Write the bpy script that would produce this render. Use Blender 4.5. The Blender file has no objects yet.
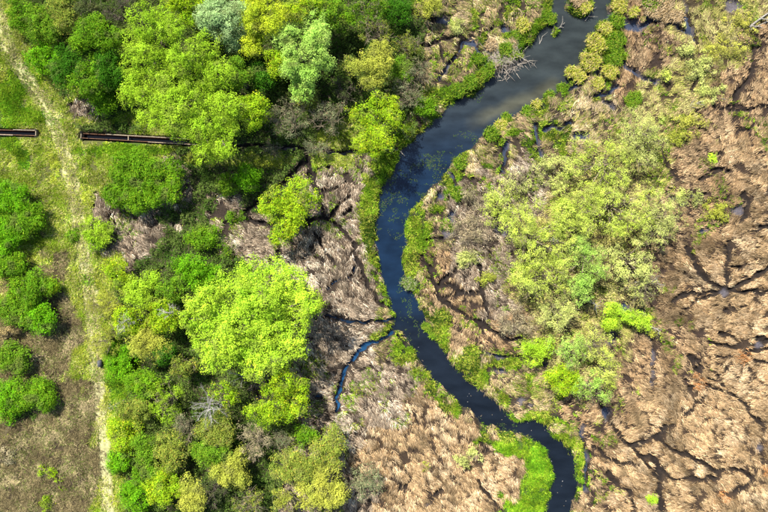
import bpy, math, random
import numpy as np

# ------------------------------------------------------------------ camera, world, sun
S = 0.12            # metres per photo pixel on the ground
H = 82.0            # drone height
scene = bpy.context.scene
COL = scene.collection

cam_d = bpy.data.cameras.new("camera")
cam_d.sensor_width = 36.0
cam_d.lens = 36.0 * H / (768 * S)
cam_d.clip_start = 1.0
cam_d.clip_end = 3000.0
cam = bpy.data.objects.new("camera", cam_d)
cam.location = (0, 0, H)
cam.rotation_euler = (0, 0, 0)
COL.objects.link(cam)
scene.camera = cam

SUN_EL = math.radians(55)
SUN_AZ = math.radians(-33)      # clockwise from image-up (+Y): the sun stands to the upper left
world = bpy.data.worlds.new("World")
scene.world = world
world.use_nodes = True
nt = world.node_tree
nt.nodes.clear()
sky = nt.nodes.new("ShaderNodeTexSky")
sky.sky_type = 'NISHITA'
sky.sun_disc = False
sky.sun_elevation = SUN_EL
sky.sun_rotation = SUN_AZ
bg = nt.nodes.new("ShaderNodeBackground")
bg.inputs["Strength"].default_value = 0.10
wo = nt.nodes.new("ShaderNodeOutputWorld")
nt.links.new(sky.outputs[0], bg.inputs[0])
nt.links.new(bg.outputs[0], wo.inputs[0])

sun_d = bpy.data.lights.new("sun", 'SUN')
sun_d.energy = 5.0
sun_d.angle = math.radians(0.6)
sun_d.color = (1.0, 0.95, 0.86)
sun = bpy.data.objects.new("sun", sun_d)
from mathutils import Vector
sdir = Vector((math.sin(SUN_AZ) * math.cos(SUN_EL), math.cos(SUN_AZ) * math.cos(SUN_EL), math.sin(SUN_EL)))
sun.rotation_euler = sdir.to_track_quat('Z', 'Y').to_euler()
sun.location = (0, 0, 60)
COL.objects.link(sun)

scene.view_settings.view_transform = 'Standard'
scene.view_settings.look = 'None'
scene.view_settings.gamma = 1.0
scene.view_settings.exposure = 1.07
scene.view_settings.use_curve_mapping = False
scene.cycles.max_bounces = 6
scene.cycles.transparent_max_bounces = 6

rng = np.random.default_rng(7)
random.seed(7)

# ------------------------------------------------------------------ numpy helpers
def _hash(ix, iy, iz, seed):
    h = (ix.astype(np.int64) * 374761393 + iy.astype(np.int64) * 668265263 + iz.astype(np.int64) * 2147483647 + seed * 1274126177) & 0xFFFFFFFF
    h = ((h ^ (h >> 13)) * 1274126177) & 0xFFFFFFFF
    h = h ^ (h >> 16)
    return (h & 0xFFFFFF) / float(0xFFFFFF)

def vn2(x, y, seed=0):
    x = np.asarray(x, float); y = np.asarray(y, float)
    ix = np.floor(x); iy = np.floor(y)
    fx = x - ix; fy = y - iy
    fx = fx * fx * (3 - 2 * fx); fy = fy * fy * (3 - 2 * fy)
    z = np.zeros_like(ix)
    a = _hash(ix, iy, z, seed); b = _hash(ix + 1, iy, z, seed)
    c = _hash(ix, iy + 1, z, seed); d = _hash(ix + 1, iy + 1, z, seed)
    return (a * (1 - fx) + b * fx) * (1 - fy) + (c * (1 - fx) + d * fx) * fy

def vn3(x, y, z, seed=0):
    ix = np.floor(x); iy = np.floor(y); iz = np.floor(z)
    fx = x - ix; fy = y - iy; fz = z - iz
    fx = fx * fx * (3 - 2 * fx); fy = fy * fy * (3 - 2 * fy); fz = fz * fz * (3 - 2 * fz)
    def L(k):
        a = _hash(ix, iy, iz + k, seed); b = _hash(ix + 1, iy, iz + k, seed)
        c = _hash(ix, iy + 1, iz + k, seed); d = _hash(ix + 1, iy + 1, iz + k, seed)
        return (a * (1 - fx) + b * fx) * (1 - fy) + (c * (1 - fx) + d * fx) * fy
    return L(0) * (1 - fz) + L(1) * fz

def fbm2(x, y, seed=0, oct=3):
    s = 0; a = 0.5; t = 0
    for k in range(oct):
        s = s + a * vn2(x * 2 ** k, y * 2 ** k, seed + k * 17); t += a; a *= 0.5
    return s / t

def sstep(a, b, x):
    t = np.clip((x - a) / (b - a), 0, 1)
    return t * t * (3 - 2 * t)

def P(px, py, z=0.0):
    k = S * (H - z) / H
    return ((px - 384) * k, (256 - py) * k)

# ------------------------------------------------------------------ materials
def mat(name):
    m = bpy.data.materials.new(name); m.use_nodes = True
    m.node_tree.nodes.clear()
    return m, m.node_tree

def leaf_material(name, trans=0.35, attr="col", rough=0.9, noise=9.0):
    m, t = mat(name)
    n = t.nodes; l = t.links
    at = n.new("ShaderNodeAttribute"); at.attribute_name = attr
    nz = n.new("ShaderNodeTexNoise"); nz.inputs["Scale"].default_value = noise
    geo = n.new("ShaderNodeNewGeometry")
    l.new(geo.outputs["Position"], nz.inputs["Vector"])
    mr = n.new("ShaderNodeMapRange"); mr.inputs[1].default_value = 0.3; mr.inputs[2].default_value = 0.7
    mr.inputs[3].default_value = 0.85; mr.inputs[4].default_value = 1.15
    l.new(nz.outputs["Fac"], mr.inputs[0])
    mx = n.new("ShaderNodeMix"); mx.data_type = 'RGBA'; mx.blend_type = 'MULTIPLY'; mx.inputs[0].default_value = 1
    l.new(at.outputs["Color"], mx.inputs[6]); l.new(mr.outputs[0], mx.inputs[7])
    d = n.new("ShaderNodeBsdfDiffuse"); d.inputs["Roughness"].default_value = rough
    l.new(mx.outputs[2], d.inputs[0])
    o = n.new("ShaderNodeOutputMaterial")
    if trans > 0:
        tr = n.new("ShaderNodeBsdfTranslucent"); l.new(mx.outputs[2], tr.inputs[0])
        ms = n.new("ShaderNodeMixShader"); ms.inputs[0].default_value = trans
        l.new(d.outputs[0], ms.inputs[1]); l.new(tr.outputs[0], ms.inputs[2]); l.new(ms.outputs[0], o.inputs[0])
    else:
        l.new(d.outputs[0], o.inputs[0])
    return m

def plain_material(name, c1, c2, scale=6.0, rough=0.85, bump=0.3, stretch=(1, 1, 1), metallic=0.0):
    m, t = mat(name)
    n = t.nodes; l = t.links
    tc = n.new("ShaderNodeTexCoord")
    mp = n.new("ShaderNodeMapping"); mp.inputs["Scale"].default_value = stretch
    l.new(tc.outputs["Object"], mp.inputs[0])
    nz = n.new("ShaderNodeTexNoise"); nz.inputs["Scale"].default_value = scale; nz.inputs["Detail"].default_value = 6
    l.new(mp.outputs[0], nz.inputs["Vector"])
    cr = n.new("ShaderNodeValToRGB")
    cr.color_ramp.elements[0].position = 0.35; cr.color_ramp.elements[0].color = (*c1, 1)
    cr.color_ramp.elements[1].position = 0.68; cr.color_ramp.elements[1].color = (*c2, 1)
    l.new(nz.outputs["Fac"], cr.inputs[0])
    b = n.new("ShaderNodeBsdfPrincipled")
    b.inputs["Roughness"].default_value = rough; b.inputs["Metallic"].default_value = metallic
    l.new(cr.outputs[0], b.inputs["Base Color"])
    bp = n.new("ShaderNodeBump"); bp.inputs["Strength"].default_value = bump; bp.inputs["Distance"].default_value = 0.05
    l.new(nz.outputs["Fac"], bp.inputs["Height"]); l.new(bp.outputs[0], b.inputs["Normal"])
    o = n.new("ShaderNodeOutputMaterial"); l.new(b.outputs[0], o.inputs[0])
    return m

M = {}
M['leaf'] = leaf_material("leaf", 0.28)
M['feather'] = leaf_material("fine_leaf", 0.42)
M['blade'] = leaf_material("grass_blade", 0.15)
M['straw'] = leaf_material("straw_blade", 0.06)
M['bark'] = plain_material("bark", (0.06, 0.045, 0.03), (0.17, 0.14, 0.10), 8, 0.9, 0.6, (1, 1, 0.3))
M['palebark'] = plain_material("pale_dead_wood", (0.22, 0.205, 0.18), (0.42, 0.395, 0.355), 8, 0.85, 0.5, (1, 1, 0.3))
M['driftwood'] = plain_material("grey_driftwood", (0.14, 0.125, 0.105), (0.34, 0.31, 0.26), 8, 0.85, 0.5, (1, 1, 0.3))
M['twig'] = plain_material("pale_twigs", (0.13, 0.105, 0.06), (0.30, 0.25, 0.16), 8, 0.9, 0.4, (1, 1, 0.3))
M["rust"] = plain_material("rusted_steel", (0.045, 0.025, 0.016), (0.20, 0.085, 0.03), 7, 0.8, 0.5)
M['coping'] = plain_material("weathered_coping", (0.14, 0.11, 0.075), (0.34, 0.28, 0.19), 9, 0.9, 0.4)
M['block'] = plain_material("dark_grey_block", (0.03, 0.032, 0.037), (0.085, 0.088, 0.095), 5, 0.75, 0.4)

# ground
m, t = mat("ground_soil"); n = t.nodes; l = t.links
at = n.new("ShaderNodeAttribute"); at.attribute_name = "col"
wet = n.new("ShaderNodeAttribute"); wet.attribute_name = "wet"
geo = n.new("ShaderNodeNewGeometry")
nz = n.new("ShaderNodeTexNoise"); nz.inputs["Scale"].default_value = 4.0; nz.inputs["Detail"].default_value = 8; nz.inputs["Roughness"].default_value = 0.7
l.new(geo.outputs["Position"], nz.inputs["Vector"])
mr = n.new("ShaderNodeMapRange"); mr.inputs[1].default_value = 0.25; mr.inputs[2].default_value = 0.75; mr.inputs[3].default_value = 0.5; mr.inputs[4].default_value = 1.5
l.new(nz.outputs["Fac"], mr.inputs[0])
mx = n.new("ShaderNodeMix"); mx.data_type = 'RGBA'; mx.blend_type = 'MULTIPLY'; mx.inputs[0].default_value = 1
l.new(at.outputs["Color"], mx.inputs[6]); l.new(mr.outputs[0], mx.inputs[7])
b = n.new("ShaderNodeBsdfPrincipled")
l.new(mx.outputs[2], b.inputs["Base Color"])
b.inputs["Specular IOR Level"].default_value = 0.12
rr = n.new("ShaderNodeMapRange"); rr.inputs[3].default_value = 0.95; rr.inputs[4].default_value = 0.75
l.new(wet.outputs["Fac"], rr.inputs[0]); l.new(rr.outputs[0], b.inputs["Roughness"])
bp = n.new("ShaderNodeBump"); bp.inputs["Strength"].default_value = 0.7; bp.inputs["Distance"].default_value = 0.12
l.new(nz.outputs["Fac"], bp.inputs["Height"]); l.new(bp.outputs[0], b.inputs["Normal"])
o = n.new("ShaderNodeOutputMaterial"); l.new(b.outputs[0], o.inputs[0])
M['ground'] = m

# water
m, t = mat("river_water"); n = t.nodes; l = t.links
at = n.new("ShaderNodeAttribute"); at.attribute_name = "col"
geo = n.new("ShaderNodeNewGeometry")
mp = n.new("ShaderNodeMapping"); mp.inputs["Rotation"].default_value = (0, 0, 0.6); mp.inputs["Scale"].default_value = (0.6, 1.4, 1)
l.new(geo.outputs["Position"], mp.inputs[0])
nz = n.new("ShaderNodeTexNoise"); nz.inputs["Scale"].default_value = 0.55; nz.inputs["Detail"].default_value = 5
l.new(mp.outputs[0], nz.inputs["Vector"])
mr = n.new("ShaderNodeMapRange"); mr.inputs[1].default_value = 0.3; mr.inputs[2].default_value = 0.7; mr.inputs[3].default_value = 0.65; mr.inputs[4].default_value = 1.4
l.new(nz.outputs["Fac"], mr.inputs[0])
mx = n.new("ShaderNodeMix"); mx.data_type = 'RGBA'; mx.blend_type = 'MULTIPLY'; mx.inputs[0].default_value = 1
l.new(at.outputs["Color"], mx.inputs[6]); l.new(mr.outputs[0], mx.inputs[7])
b = n.new("ShaderNodeBsdfPrincipled"); b.inputs["IOR"].default_value = 1.33; b.inputs["Roughness"].default_value = 0.08
l.new(mx.outputs[2], b.inputs["Base Color"])
nz2 = n.new("ShaderNodeTexNoise"); nz2.inputs["Scale"].default_value = 3.0; nz2.inputs["Detail"].default_value = 3
l.new(geo.outputs["Position"], nz2.inputs["Vector"])
bp = n.new("ShaderNodeBump"); bp.inputs["Strength"].default_value = 0.12; bp.inputs["Distance"].default_value = 0.05
l.new(nz2.outputs["Fac"], bp.inputs["Height"]); l.new(bp.outputs[0], b.inputs["Normal"])
o = n.new("ShaderNodeOutputMaterial"); l.new(b.outputs[0], o.inputs[0])
M['water'] = m

# ------------------------------------------------------------------ mesh helpers
def make_mesh(name, verts, faces, material, cols=None, smooth=False, extra=None):
    """verts (n,3); faces (m,k) uniform index array; cols per vertex (n,3)"""
    me = bpy.data.meshes.new(name)
    verts = np.ascontiguousarray(verts, np.float32)
    faces = np.ascontiguousarray(faces, np.int32)
    m_, k = faces.shape
    me.vertices.add(len(verts)); me.vertices.foreach_set("co", verts.ravel())
    me.loops.add(m_ * k); me.loops.foreach_set("vertex_index", faces.ravel())
    me.polygons.add(m_)
    me.polygons.foreach_set("loop_start", np.arange(0, m_ * k, k, dtype=np.int32))
    me.polygons.foreach_set("loop_total", np.full(m_, k, np.int32))
    if smooth:
        me.polygons.foreach_set("use_smooth", np.ones(m_, bool))
    if cols is not None:
        a = me.attributes.new("col", 'FLOAT_COLOR', 'POINT')
        c4 = np.ones((len(verts), 4), np.float32); c4[:, :3] = cols
        a.data.foreach_set("color", c4.ravel())
    if extra:
        for k_, v in extra.items():
            a = me.attributes.new(k_, 'FLOAT', 'POINT'); a.data.foreach_set("value", np.ascontiguousarray(v, np.float32))
    me.update(calc_edges=True)
    me.materials.append(material)
    return me

def link(name, me, parent=None, label=None, cat=None, group=None, kind=None, loc=None):
    o = bpy.data.objects.new(name, me); COL.objects.link(o)
    if parent is not None: o.parent = parent
    if loc is not None: o.location = loc
    if label: o["label"] = label
    if cat: o["category"] = cat
    if group: o["group"] = group
    if kind: o["kind"] = kind
    return o

class Tubes:
    """tapered tubes gathered into one mesh"""
    def __init__(self): self.v = []; self.f = []; self.n = 0
    def add(self, pts, rads, sides=5):
        pts = [Vector(p) for p in pts]
        rings = []
        for i, p in enumerate(pts):
            d = (pts[min(i + 1, len(pts) - 1)] - pts[max(i - 1, 0)])
            if d.length < 1e-6: d = Vector((0, 0, 1))
            d.normalize()
            u = d.orthogonal().normalized(); w = d.cross(u)
            ring = []
            for s in range(sides):
                a = 2 * math.pi * s / sides
                self.v.append(p + (u * math.cos(a) + w * math.sin(a)) * rads[i]); ring.append(self.n); self.n += 1
            rings.append(ring)
        for a, b in zip(rings[:-1], rings[1:]):
            for s in range(sides):
                self.f.append((a[s], a[(s + 1) % sides], b[(s + 1) % sides], b[s]))
    def mesh(self, name, material, cols=None):
        return make_mesh(name, np.array([tuple(v) for v in self.v]), np.array(self.f), material, smooth=True)

# ------------------------------------------------------------------ the layout raster (photo pixels, 0.12 m each)
X0, X1, Y0, Y1 = -130, 898, -110, 622
GX, GY = np.meshgrid(np.arange(X0, X1), np.arange(Y0, Y1))
GXf = GX.astype(float); GYf = GY.astype(float)
WX = (GXf - 384) * S; WY = (256 - GYf) * S

def sample(F, px, py):
    x = np.clip(px - X0, 0, F.shape[1] - 1.001); y = np.clip(py - Y0, 0, F.shape[0] - 1.001)
    ix = x.astype(int); iy = y.astype(int); fx = x - ix; fy = y - iy
    return (F[iy, ix] * (1 - fx) + F[iy, ix + 1] * fx) * (1 - fy) + (F[iy + 1, ix] * (1 - fx) + F[iy + 1, ix + 1] * fx) * fy

def seg_dist(D, pts, marg=26, closed=False):
    pts = list(pts)
    if closed: pts = pts + [pts[0]]
    for (ax, ay), (bx, by) in zip(pts[:-1], pts[1:]):
        i0 = max(int(min(ax, bx) - marg) - X0, 0); i1 = min(int(max(ax, bx) + marg) - X0 + 1, D.shape[1])
        j0 = max(int(min(ay, by) - marg) - Y0, 0); j1 = min(int(max(ay, by) + marg) - Y0 + 1, D.shape[0])
        if i1 <= i0 or j1 <= j0: continue
        x = JX[j0:j1, i0:i1] - ax; y = JY[j0:j1, i0:i1] - ay
        dx, dy = bx - ax, by - ay
        tt = np.clip((x * dx + y * dy) / max(dx * dx + dy * dy, 1e-6), 0, 1)
        d = np.hypot(x - tt * dx, y - tt * dy)
        D[j0:j1, i0:i1] = np.minimum(D[j0:j1, i0:i1], d)

# jitter the raster so that traced lines get ragged natural edges
JX = GXf + (vn2(GXf / 7, GYf / 7, 3) - 0.5) * 5 + (vn2(GXf / 2.5, GYf / 2.5, 4) - 0.5) * 2
JY = GYf + (vn2(GXf / 7, GYf / 7, 5) - 0.5) * 5 + (vn2(GXf / 2.5, GYf / 2.5, 6) - 0.5) * 2

def inside(poly):
    ins = np.zeros(GX.shape, bool)
    n_ = len(poly)
    for i in range(n_):
        ax, ay = poly[i]; bx, by = poly[(i + 1) % n_]
        if ay == by: continue
        c = ((ay > JY) != (by > JY)) & (JX < (bx - ax) * (JY - ay) / (by - ay) + ax)
        ins ^= c
    return ins

LEFT = [(575, -110), (556, -60), (552, 0), (549, 20), (538, 30), (527, 45), (515, 62), (494, 68), (487, 84), (470, 94), (450, 101), (437, 114), (425, 127), (411, 139), (400, 150), (393, 165), (386, 180), (380, 192), (376, 206), (374, 235), (377, 262), (381, 282), (388, 302), (393, 318), (391, 330), (402, 335), (411, 351), (425, 370), (438, 386), (456, 401), (471, 413), (484, 430), (492, 428), (504, 432), (517, 434), (530, 439), (545, 450), (552, 464), (553, 478), (549, 495), (543, 512), (535, 545), (520, 622)]
RIGHT = [(640, -110), (626, -60), (612, 0), (603, 16), (594, 35), (584, 56), (578, 70), (566, 88), (553, 96), (538, 104), (522, 111), (506, 122), (488, 131), (474, 146), (456, 160), (444, 176), (428, 194), (416, 212), (410, 232), (404, 250), (402, 266), (408, 284), (422, 303), (429, 325), (440, 345), (453, 362), (466, 379), (480, 388), (492, 398), (505, 410), (517, 419), (534, 418), (547, 424), (556, 436), (567, 446), (577, 456), (579, 476), (577, 500), (572, 512), (566, 545), (552, 622)]
river_poly = LEFT + RIGHT[::-1]
RD = np.full(GX.shape, 40.0)
seg_dist(RD, river_poly, 40, True)
RIN = inside(river_poly)
RS = np.where(RIN, -RD, RD)                      # signed: < 0 in the river
# islets and reed spits standing in the river
for (ix, iy, rx, ry) in [(580, 2, 12, 13), (574, 72, 4, 5), (417, 232, 10, 24), (556, 30, 3, 3)]:
    d = (np.sqrt(((JX - ix) / rx) ** 2 + ((JY - iy) / ry) ** 2) - 1) * min(rx, ry)
    RS = np.maximum(RS, -d)

def worley(x, y, seed):
    ix = np.floor(x); iy = np.floor(y)
    f1 = np.full(x.shape, 9.0); f2 = np.full(x.shape, 9.0)
    for di in (-1, 0, 1):
        for dj in (-1, 0, 1):
            cx = ix + di; cy = iy + dj
            z = np.zeros_like(cx)
            d = np.hypot(cx + _hash(cx, cy, z, seed) - x, cy + _hash(cx, cy, z, seed + 9) - y)
            n1 = np.minimum(f1, d); f2 = np.minimum(np.maximum(f1, d), f2); f1 = n1
    return f1, f2
# narrow side channels: (points, half width in px, wet?)
CREEKS = [
    ([(392, 320), (380, 321), (364, 323), (347, 322), (324, 315)], 2.0, 1),
    ([(393, 333), (376, 341), (362, 348), (352, 361), (343, 376), (338, 392), (336, 412)], 2.5, 1),
    ([(328, 288), (334, 282), (341, 279), (348, 278), (354, 268)], 1.5, 1),
    ([(306, 220), (327, 219), (342, 228), (352, 240), (356, 258), (368, 284), (384, 308)], 1.5, 0),
    ([(307, 150), (309, 165), (312, 180)], 2.8, 0),
    ([(304, 163), (290, 176), (275, 190), (258, 203), (242, 217), (224, 224)], 2.4, 0),
    ([(242, 219), (264, 222), (284, 232)], 1.7, 0),
    ([(310, 180), (321, 200), (326, 216)], 1.5, 0), ([(348, 195), (335, 210), (327, 219)], 1.4, 0), ([(353, 205), (342, 218)], 1.2, 0),
    ([(322, 192), (338, 186), (350, 190)], 1.2, 0), ([(314, 232), (324, 248), (332, 262)], 1.2, 0),
    ([(206, 143), (262, 147), (300, 149), (345, 153), (385, 150), (398, 148)], 2.0, 1),
    ([(277, 240), (279, 258)], 1.6, 0),
    ([(421, 254), (430, 272), (437, 289), (440, 299), (452, 307), (466, 315), (490, 328), (508, 339), (525, 340)], 1.7, 0),
    ([(457, 262), (453, 270), (446, 277), (437, 287)], 1.6, 0),
    ([(438, 287), (450, 286), (459, 292), (469, 295), (480, 291), (481, 276), (478, 266)], 1.6, 0),
    ([(469, 295), (455, 294), (444, 297)], 1.4, 0), ([(480, 291), (488, 305), (487, 318)], 1.4, 0),
    ([(485, 352), (503, 357), (523, 358), (545, 366)], 1.4, 1),
    ([(600, 402), (606, 412), (616, 431), (628, 444), (641, 454), (656, 459), (661, 471), (676, 479), (696, 479), (716, 476)], 1.7, 0),
    ([(656, 459), (659, 479), (661, 512), (660, 560)], 2.2, 0),
    ([(628, 444), (644, 441), (658, 436), (671, 449), (686, 454), (696, 461), (714, 471), (735, 469), (752, 476)], 1.6, 0),
    ([(658, 436), (668, 425)], 2.0, 0), ([(703, 394), (696, 404), (684, 416)], 1.4, 0),
    ([(641, 454), (650, 470), (660, 480)], 1.3, 0),
    ([(721, 385), (736, 396), (748, 409), (761, 424), (762, 444), (760, 459), (752, 482), (735, 490)], 1.3, 0),
    ([(593, 446), (601, 452), (608, 459), (638, 463)], 1.4, 0), ([(606, 471), (616, 484), (628, 491), (634, 512)], 1.4, 0),
    ([(584, 420), (582, 440), (586, 465), (584, 490)], 1.8, 1),
    ([(727, 240), (727, 256), (725, 281), (723, 297)], 2.2, 0), ([(686, 248), (691, 258), (703, 276), (718, 288)], 2.2, 0),
    ([(780, 262), (768, 267), (748, 279), (728, 290)], 2.0, 0), ([(790, 291), (768, 292), (731, 291)], 1.4, 0),
    ([(720, 292), (700, 293), (683, 293), (673, 302)], 1.5, 0), ([(716, 295), (696, 301), (686, 310)], 1.4, 0),
    ([(648, 328), (652, 343), (652, 361), (650, 386)], 1.8, 1),
    ([(718, 333), (733, 336), (741, 348)], 1.2, 0), ([(708, 343), (725, 345), (737, 350)], 1.1, 0), ([(745, 353), (757, 350), (780, 350)], 1.6, 0),
    ([(713, 355), (731, 357)], 1.1, 0), ([(731, 362), (722, 370), (714, 380), (706, 378)], 1.2, 0), ([(688, 353), (693, 363), (698, 372)], 1.4, 0),
    ([(748, 363), (752, 383)], 1.1, 0), ([(743, 363), (738, 378)], 1.0, 0), ([(752, 358), (768, 364)], 1.2, 0), ([(704, 384), (722, 392)], 1.2, 0),
    ([(757, 335), (762, 345), (768, 340)], 2.2, 0), ([(690, 388), (683, 398)], 1.1, 0),
    ([(744, 193), (748, 202), (747, 214), (741, 222)], 2.4, 0), ([(748, 229), (780, 227)], 1.1, 0),
    ([(624, 63), (641, 76), (658, 83)], 2.2, 1), ([(648, 18), (662, 22), (676, 26), (690, 32), (696, 44)], 2.4, 1), ([(683, 3), (687, 18), (690, 30)], 1.8, 1),
    ([(593, 98), (604, 93), (616, 86)], 2.2, 1), ([(570, 90), (580, 82), (588, 74)], 2.2, 1), ([(606, 18), (622, 26), (636, 30), (648, 22)], 2.4, 1),
    ([(596, 72), (604, 82), (600, 95), (612, 110)], 1.6, 1),
    ([(751, 48), (751, 75), (738, 92), (731, 101)], 1.5, 0), ([(712, 106), (735, 109), (780, 106)], 1.2, 0), ([(694, 60), (698, 78), (690, 92)], 1.8, 0),
    ([(507, 141), (506, 152), (503, 172)], 2.0, 1), ([(535, 124), (538, 138), (541, 156)], 2.2, 1), ([(543, 130), (560, 128), (572, 122)], 1.8, 1),
    ([(464, 40), (461, 52), (452, 60), (444, 68), (440, 78)], 1.8, 1), ([(464, 40), (476, 46), (483, 58)], 1.6, 1), ([(404, 15), (424, 18), (443, 20)], 2.0, 0),
    ([(421, 46), (440, 42), (459, 36), (476, 37), (491, 26)], 1.2, 0), ([(441, 44), (443, 60)], 1.2, 0),
    ([(446, 168), (452, 178), (455, 192)], 1.4, 1), ([(425, 238), (440, 240), (452, 236)], 1.5, 0),
    ([(700, 180), (712, 172), (728, 170)], 1.6, 0), ([(668, 196), (690, 198), (706, 194)], 1.6, 1), ([(660, 150), (668, 168), (676, 180)], 1.6, 0),
    ([(405, 345), (398, 336)], 1.2, 0), ([(478, 480), (490, 496), (505, 512)], 1.2, 0), ([(440, 490), (430, 500)], 1.2, 0),
    ([(462, 470), (478, 462), (488, 448), (480, 440)], 1.0, 0),
]
CR = np.full(GX.shape, 99.0)                     # distance to a channel in units of its half width
CWET = np.zeros(GX.shape)
for pts, w, wet_ in CREEKS:
    w = w * (0.85 if wet_ else 1.0)
    D = np.full(GX.shape, 60.0); seg_dist(D, pts, 22)
    q = D / w
    CWET = np.where(q < np.minimum(CR, 3), wet_, CWET)
    CR = np.minimum(CR, q)
# a finer web of cracks winding through the reed mats
qx = (GXf + (fbm2(GXf / 14, GYf / 14, 141) - 0.5) * 34) / 40; qy = (GYf + (fbm2(GXf / 14, GYf / 14, 143) - 0.5) * 34) / 30
c1, c2 = worley(qx, qy, 147)
VEIN = (c2 - c1) * 17 / (0.08 + 1.1 * sstep(0.40, 0.62, fbm2(GXf / 30, GYf / 30, 149)))   # px from a crack, thinned where the noise is low
# puddles / wet mud hollows: (x, y, rx, ry, water?)
PUD = [(443, 20, 7, 4, 1), (472, 43, 6, 4, 1), (738, 211, 6, 8, 0), (500, 372, 5, 3, 1), (519, 400, 3.5, 6, 0), (531, 404, 3, 2.5, 0), (580, 137, 9, 4, 1), (426, 504, 2.5, 3, 1), (680, 203, 4, 3, 1), (704, 229, 4, 3, 1), (625, 308, 6, 5, 1), (641, 312, 4, 4, 1), (611, 337, 4, 6, 1), (318, 396, 5, 3, 1), (724, 293, 3, 4, 0), (760, 345, 4, 3, 0), (732, 6, 8, 5, 0), (605, 14, 5, 6, 1), (630, 25, 9, 5, 1), (598, 72, 4, 7, 1), (447, 233, 6, 4, 0), (500, 231, 9, 5, 0), (552, 240, 5, 4, 0), (606, 414, 3, 7, 1), (760, 446, 3, 6, 0), (490, 86, 5, 6, 1), (505, 30, 6, 4, 1), (440, 196, 5, 4, 1), (452, 215, 4, 7, 1)]
PD = np.full(GX.shape, 9.0); PW = np.zeros(GX.shape)
for (x, y, rx, ry, w) in PUD:
    q = np.sqrt(((JX - x) / rx) ** 2 + ((JY - y) / ry) ** 2)
    PW = np.where(q < np.minimum(PD, 1.3), w, PW); PD = np.minimum(PD, q)

# lined ditch
DITCH_W = [(-110, 129), (-30, 131.5), (37, 133.5)]
DITCH_E = [(83, 136), (130, 138.6), (206, 143)]
DD = np.full(GX.shape, 60.0)
sJX, sJY = JX, JY
JX, JY = GXf, GYf
seg_dist(DD, DITCH_W, 20); seg_dist(DD, DITCH_E, 20)
# track
TRACK = [(-40, -60), (0, 15), (6, 40), (18, 65), (34, 88), (50, 110), (61, 140), (70, 170), (76, 200), (81, 235), (86, 265), (91, 300), (95, 340), (98, 380), (101, 420), (105, 460), (109, 512), (116, 622)]
TD = np.full(GX.shape, 60.0); seg_dist(TD, TRACK, 40)
ty = np.array([p[1] for p in TRACK], float); tx = np.array([p[0] for p in TRACK], float)
TS = GXf - np.interp(GYf, ty, tx)                # signed sideways offset
JX, JY = sJX, sJY
rut_sp = np.interp(GYf, [0, 100, 150, 260, 330, 400, 512], [2.5, 4, 5.0, 5.0, 4.0, 2.8, 2.8])
wob = (vn2(GXf / 9, GYf / 9, 31) - 0.5) * 4
RUT = np.minimum(np.abs(TS + wob - rut_sp), np.abs(TS + wob + rut_sp))

# ground cover in runs of 32-px squares, (kind, count) from left to right, one row for every 32 px
# kinds: 0 tan reed, 1 grey reed, 2 brown reed, 3 lime straw, 4 wet mix, 5 meadow, 6 bright grass, 7 wood floor, 8 sedge, 9 brown meadow
COVER = [
    [(5, 1), (7, 12), (4, 6), (2, 2), (3, 3)],
    [(5, 2), (7, 11), (4, 6), (2, 2), (3, 2), (2, 1)],
    [(6, 1), (5, 1), (7, 11), (4, 6), (2, 1), (3, 2), (2, 2)],
    [(6, 1), (5, 2), (7, 10), (4, 7), (3, 2), (2, 2)],
    [(6, 1), (5, 5), (7, 4), (5, 2), (6, 1), (4, 6), (3, 2), (2, 1), (0, 1), (2, 1)],
    [(5, 4), (7, 1), (1, 1), (7, 3), (1, 3), (6, 1), (4, 2), (1, 2), (4, 1), (3, 3), (2, 2), (0, 1)],
    [(6, 1), (5, 2), (1, 3), (7, 1), (1, 1), (7, 1), (1, 3), (6, 1), (4, 1), (1, 3), (3, 3), (2, 3), (0, 1)],
    [(5, 3), (1, 2), (7, 2), (1, 5), (4, 2), (1, 2), (3, 4), (2, 3), (0, 1)],
    [(5, 1), (9, 1), (5, 2), (7, 4), (1, 4), (4, 1), (2, 1), (1, 2), (3, 4), (2, 1), (0, 3)],
    [(5, 1), (9, 1), (5, 2), (7, 5), (1, 3), (4, 1), (2, 2), (1, 1), (3, 4), (2, 1), (0, 3)],
    [(9, 2), (5, 2), (7, 5), (1, 3), (4, 2), (2, 2), (4, 1), (3, 3), (2, 2), (0, 2)],
    [(9, 2), (5, 1), (6, 1), (7, 4), (1, 5), (4, 4), (3, 2), (2, 3), (0, 2)],
    [(7, 1), (9, 2), (5, 1), (7, 5), (1, 4), (0, 1), (4, 4), (2, 2), (0, 4)],
    [(9, 3), (5, 1), (7, 5), (1, 3), (0, 3), (4, 3), (2, 1), (0, 5)],
    [(9, 3), (5, 1), (7, 5), (1, 2), (0, 5), (6, 1), (4, 1), (2, 1), (0, 5)],
    [(9, 3), (5, 1), (7, 5), (1, 3), (0, 4), (6, 1), (4, 1), (2, 1), (0, 5)],
]
cov = np.array([[kind for kind, count in row for _ in range(count)] for row in COVER])
jx = (GXf + (fbm2(GXf / 26, GYf / 26, 41) - 0.5) * 62) / 32; jy = (GYf + (fbm2(GXf / 26, GYf / 26, 52) - 0.5) * 62) / 32
TYPE = cov[np.clip(jy.astype(int), 0, 15), np.clip(jx.astype(int), 0, 23)]
ng = fbm2(GXf / 11, GYf / 11, 61)
bank = (RS < 10 + 10 * (ng - 0.4)) & (RS > -3)
TYPE = np.where(bank & (ng > 0.40 + 0.16 * (fbm2(GXf / 30, GYf / 30, 65) > 0.5)), 8, TYPE)
TYPE = np.where((TYPE == 4) & (ng > 0.64), 8, TYPE)
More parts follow.
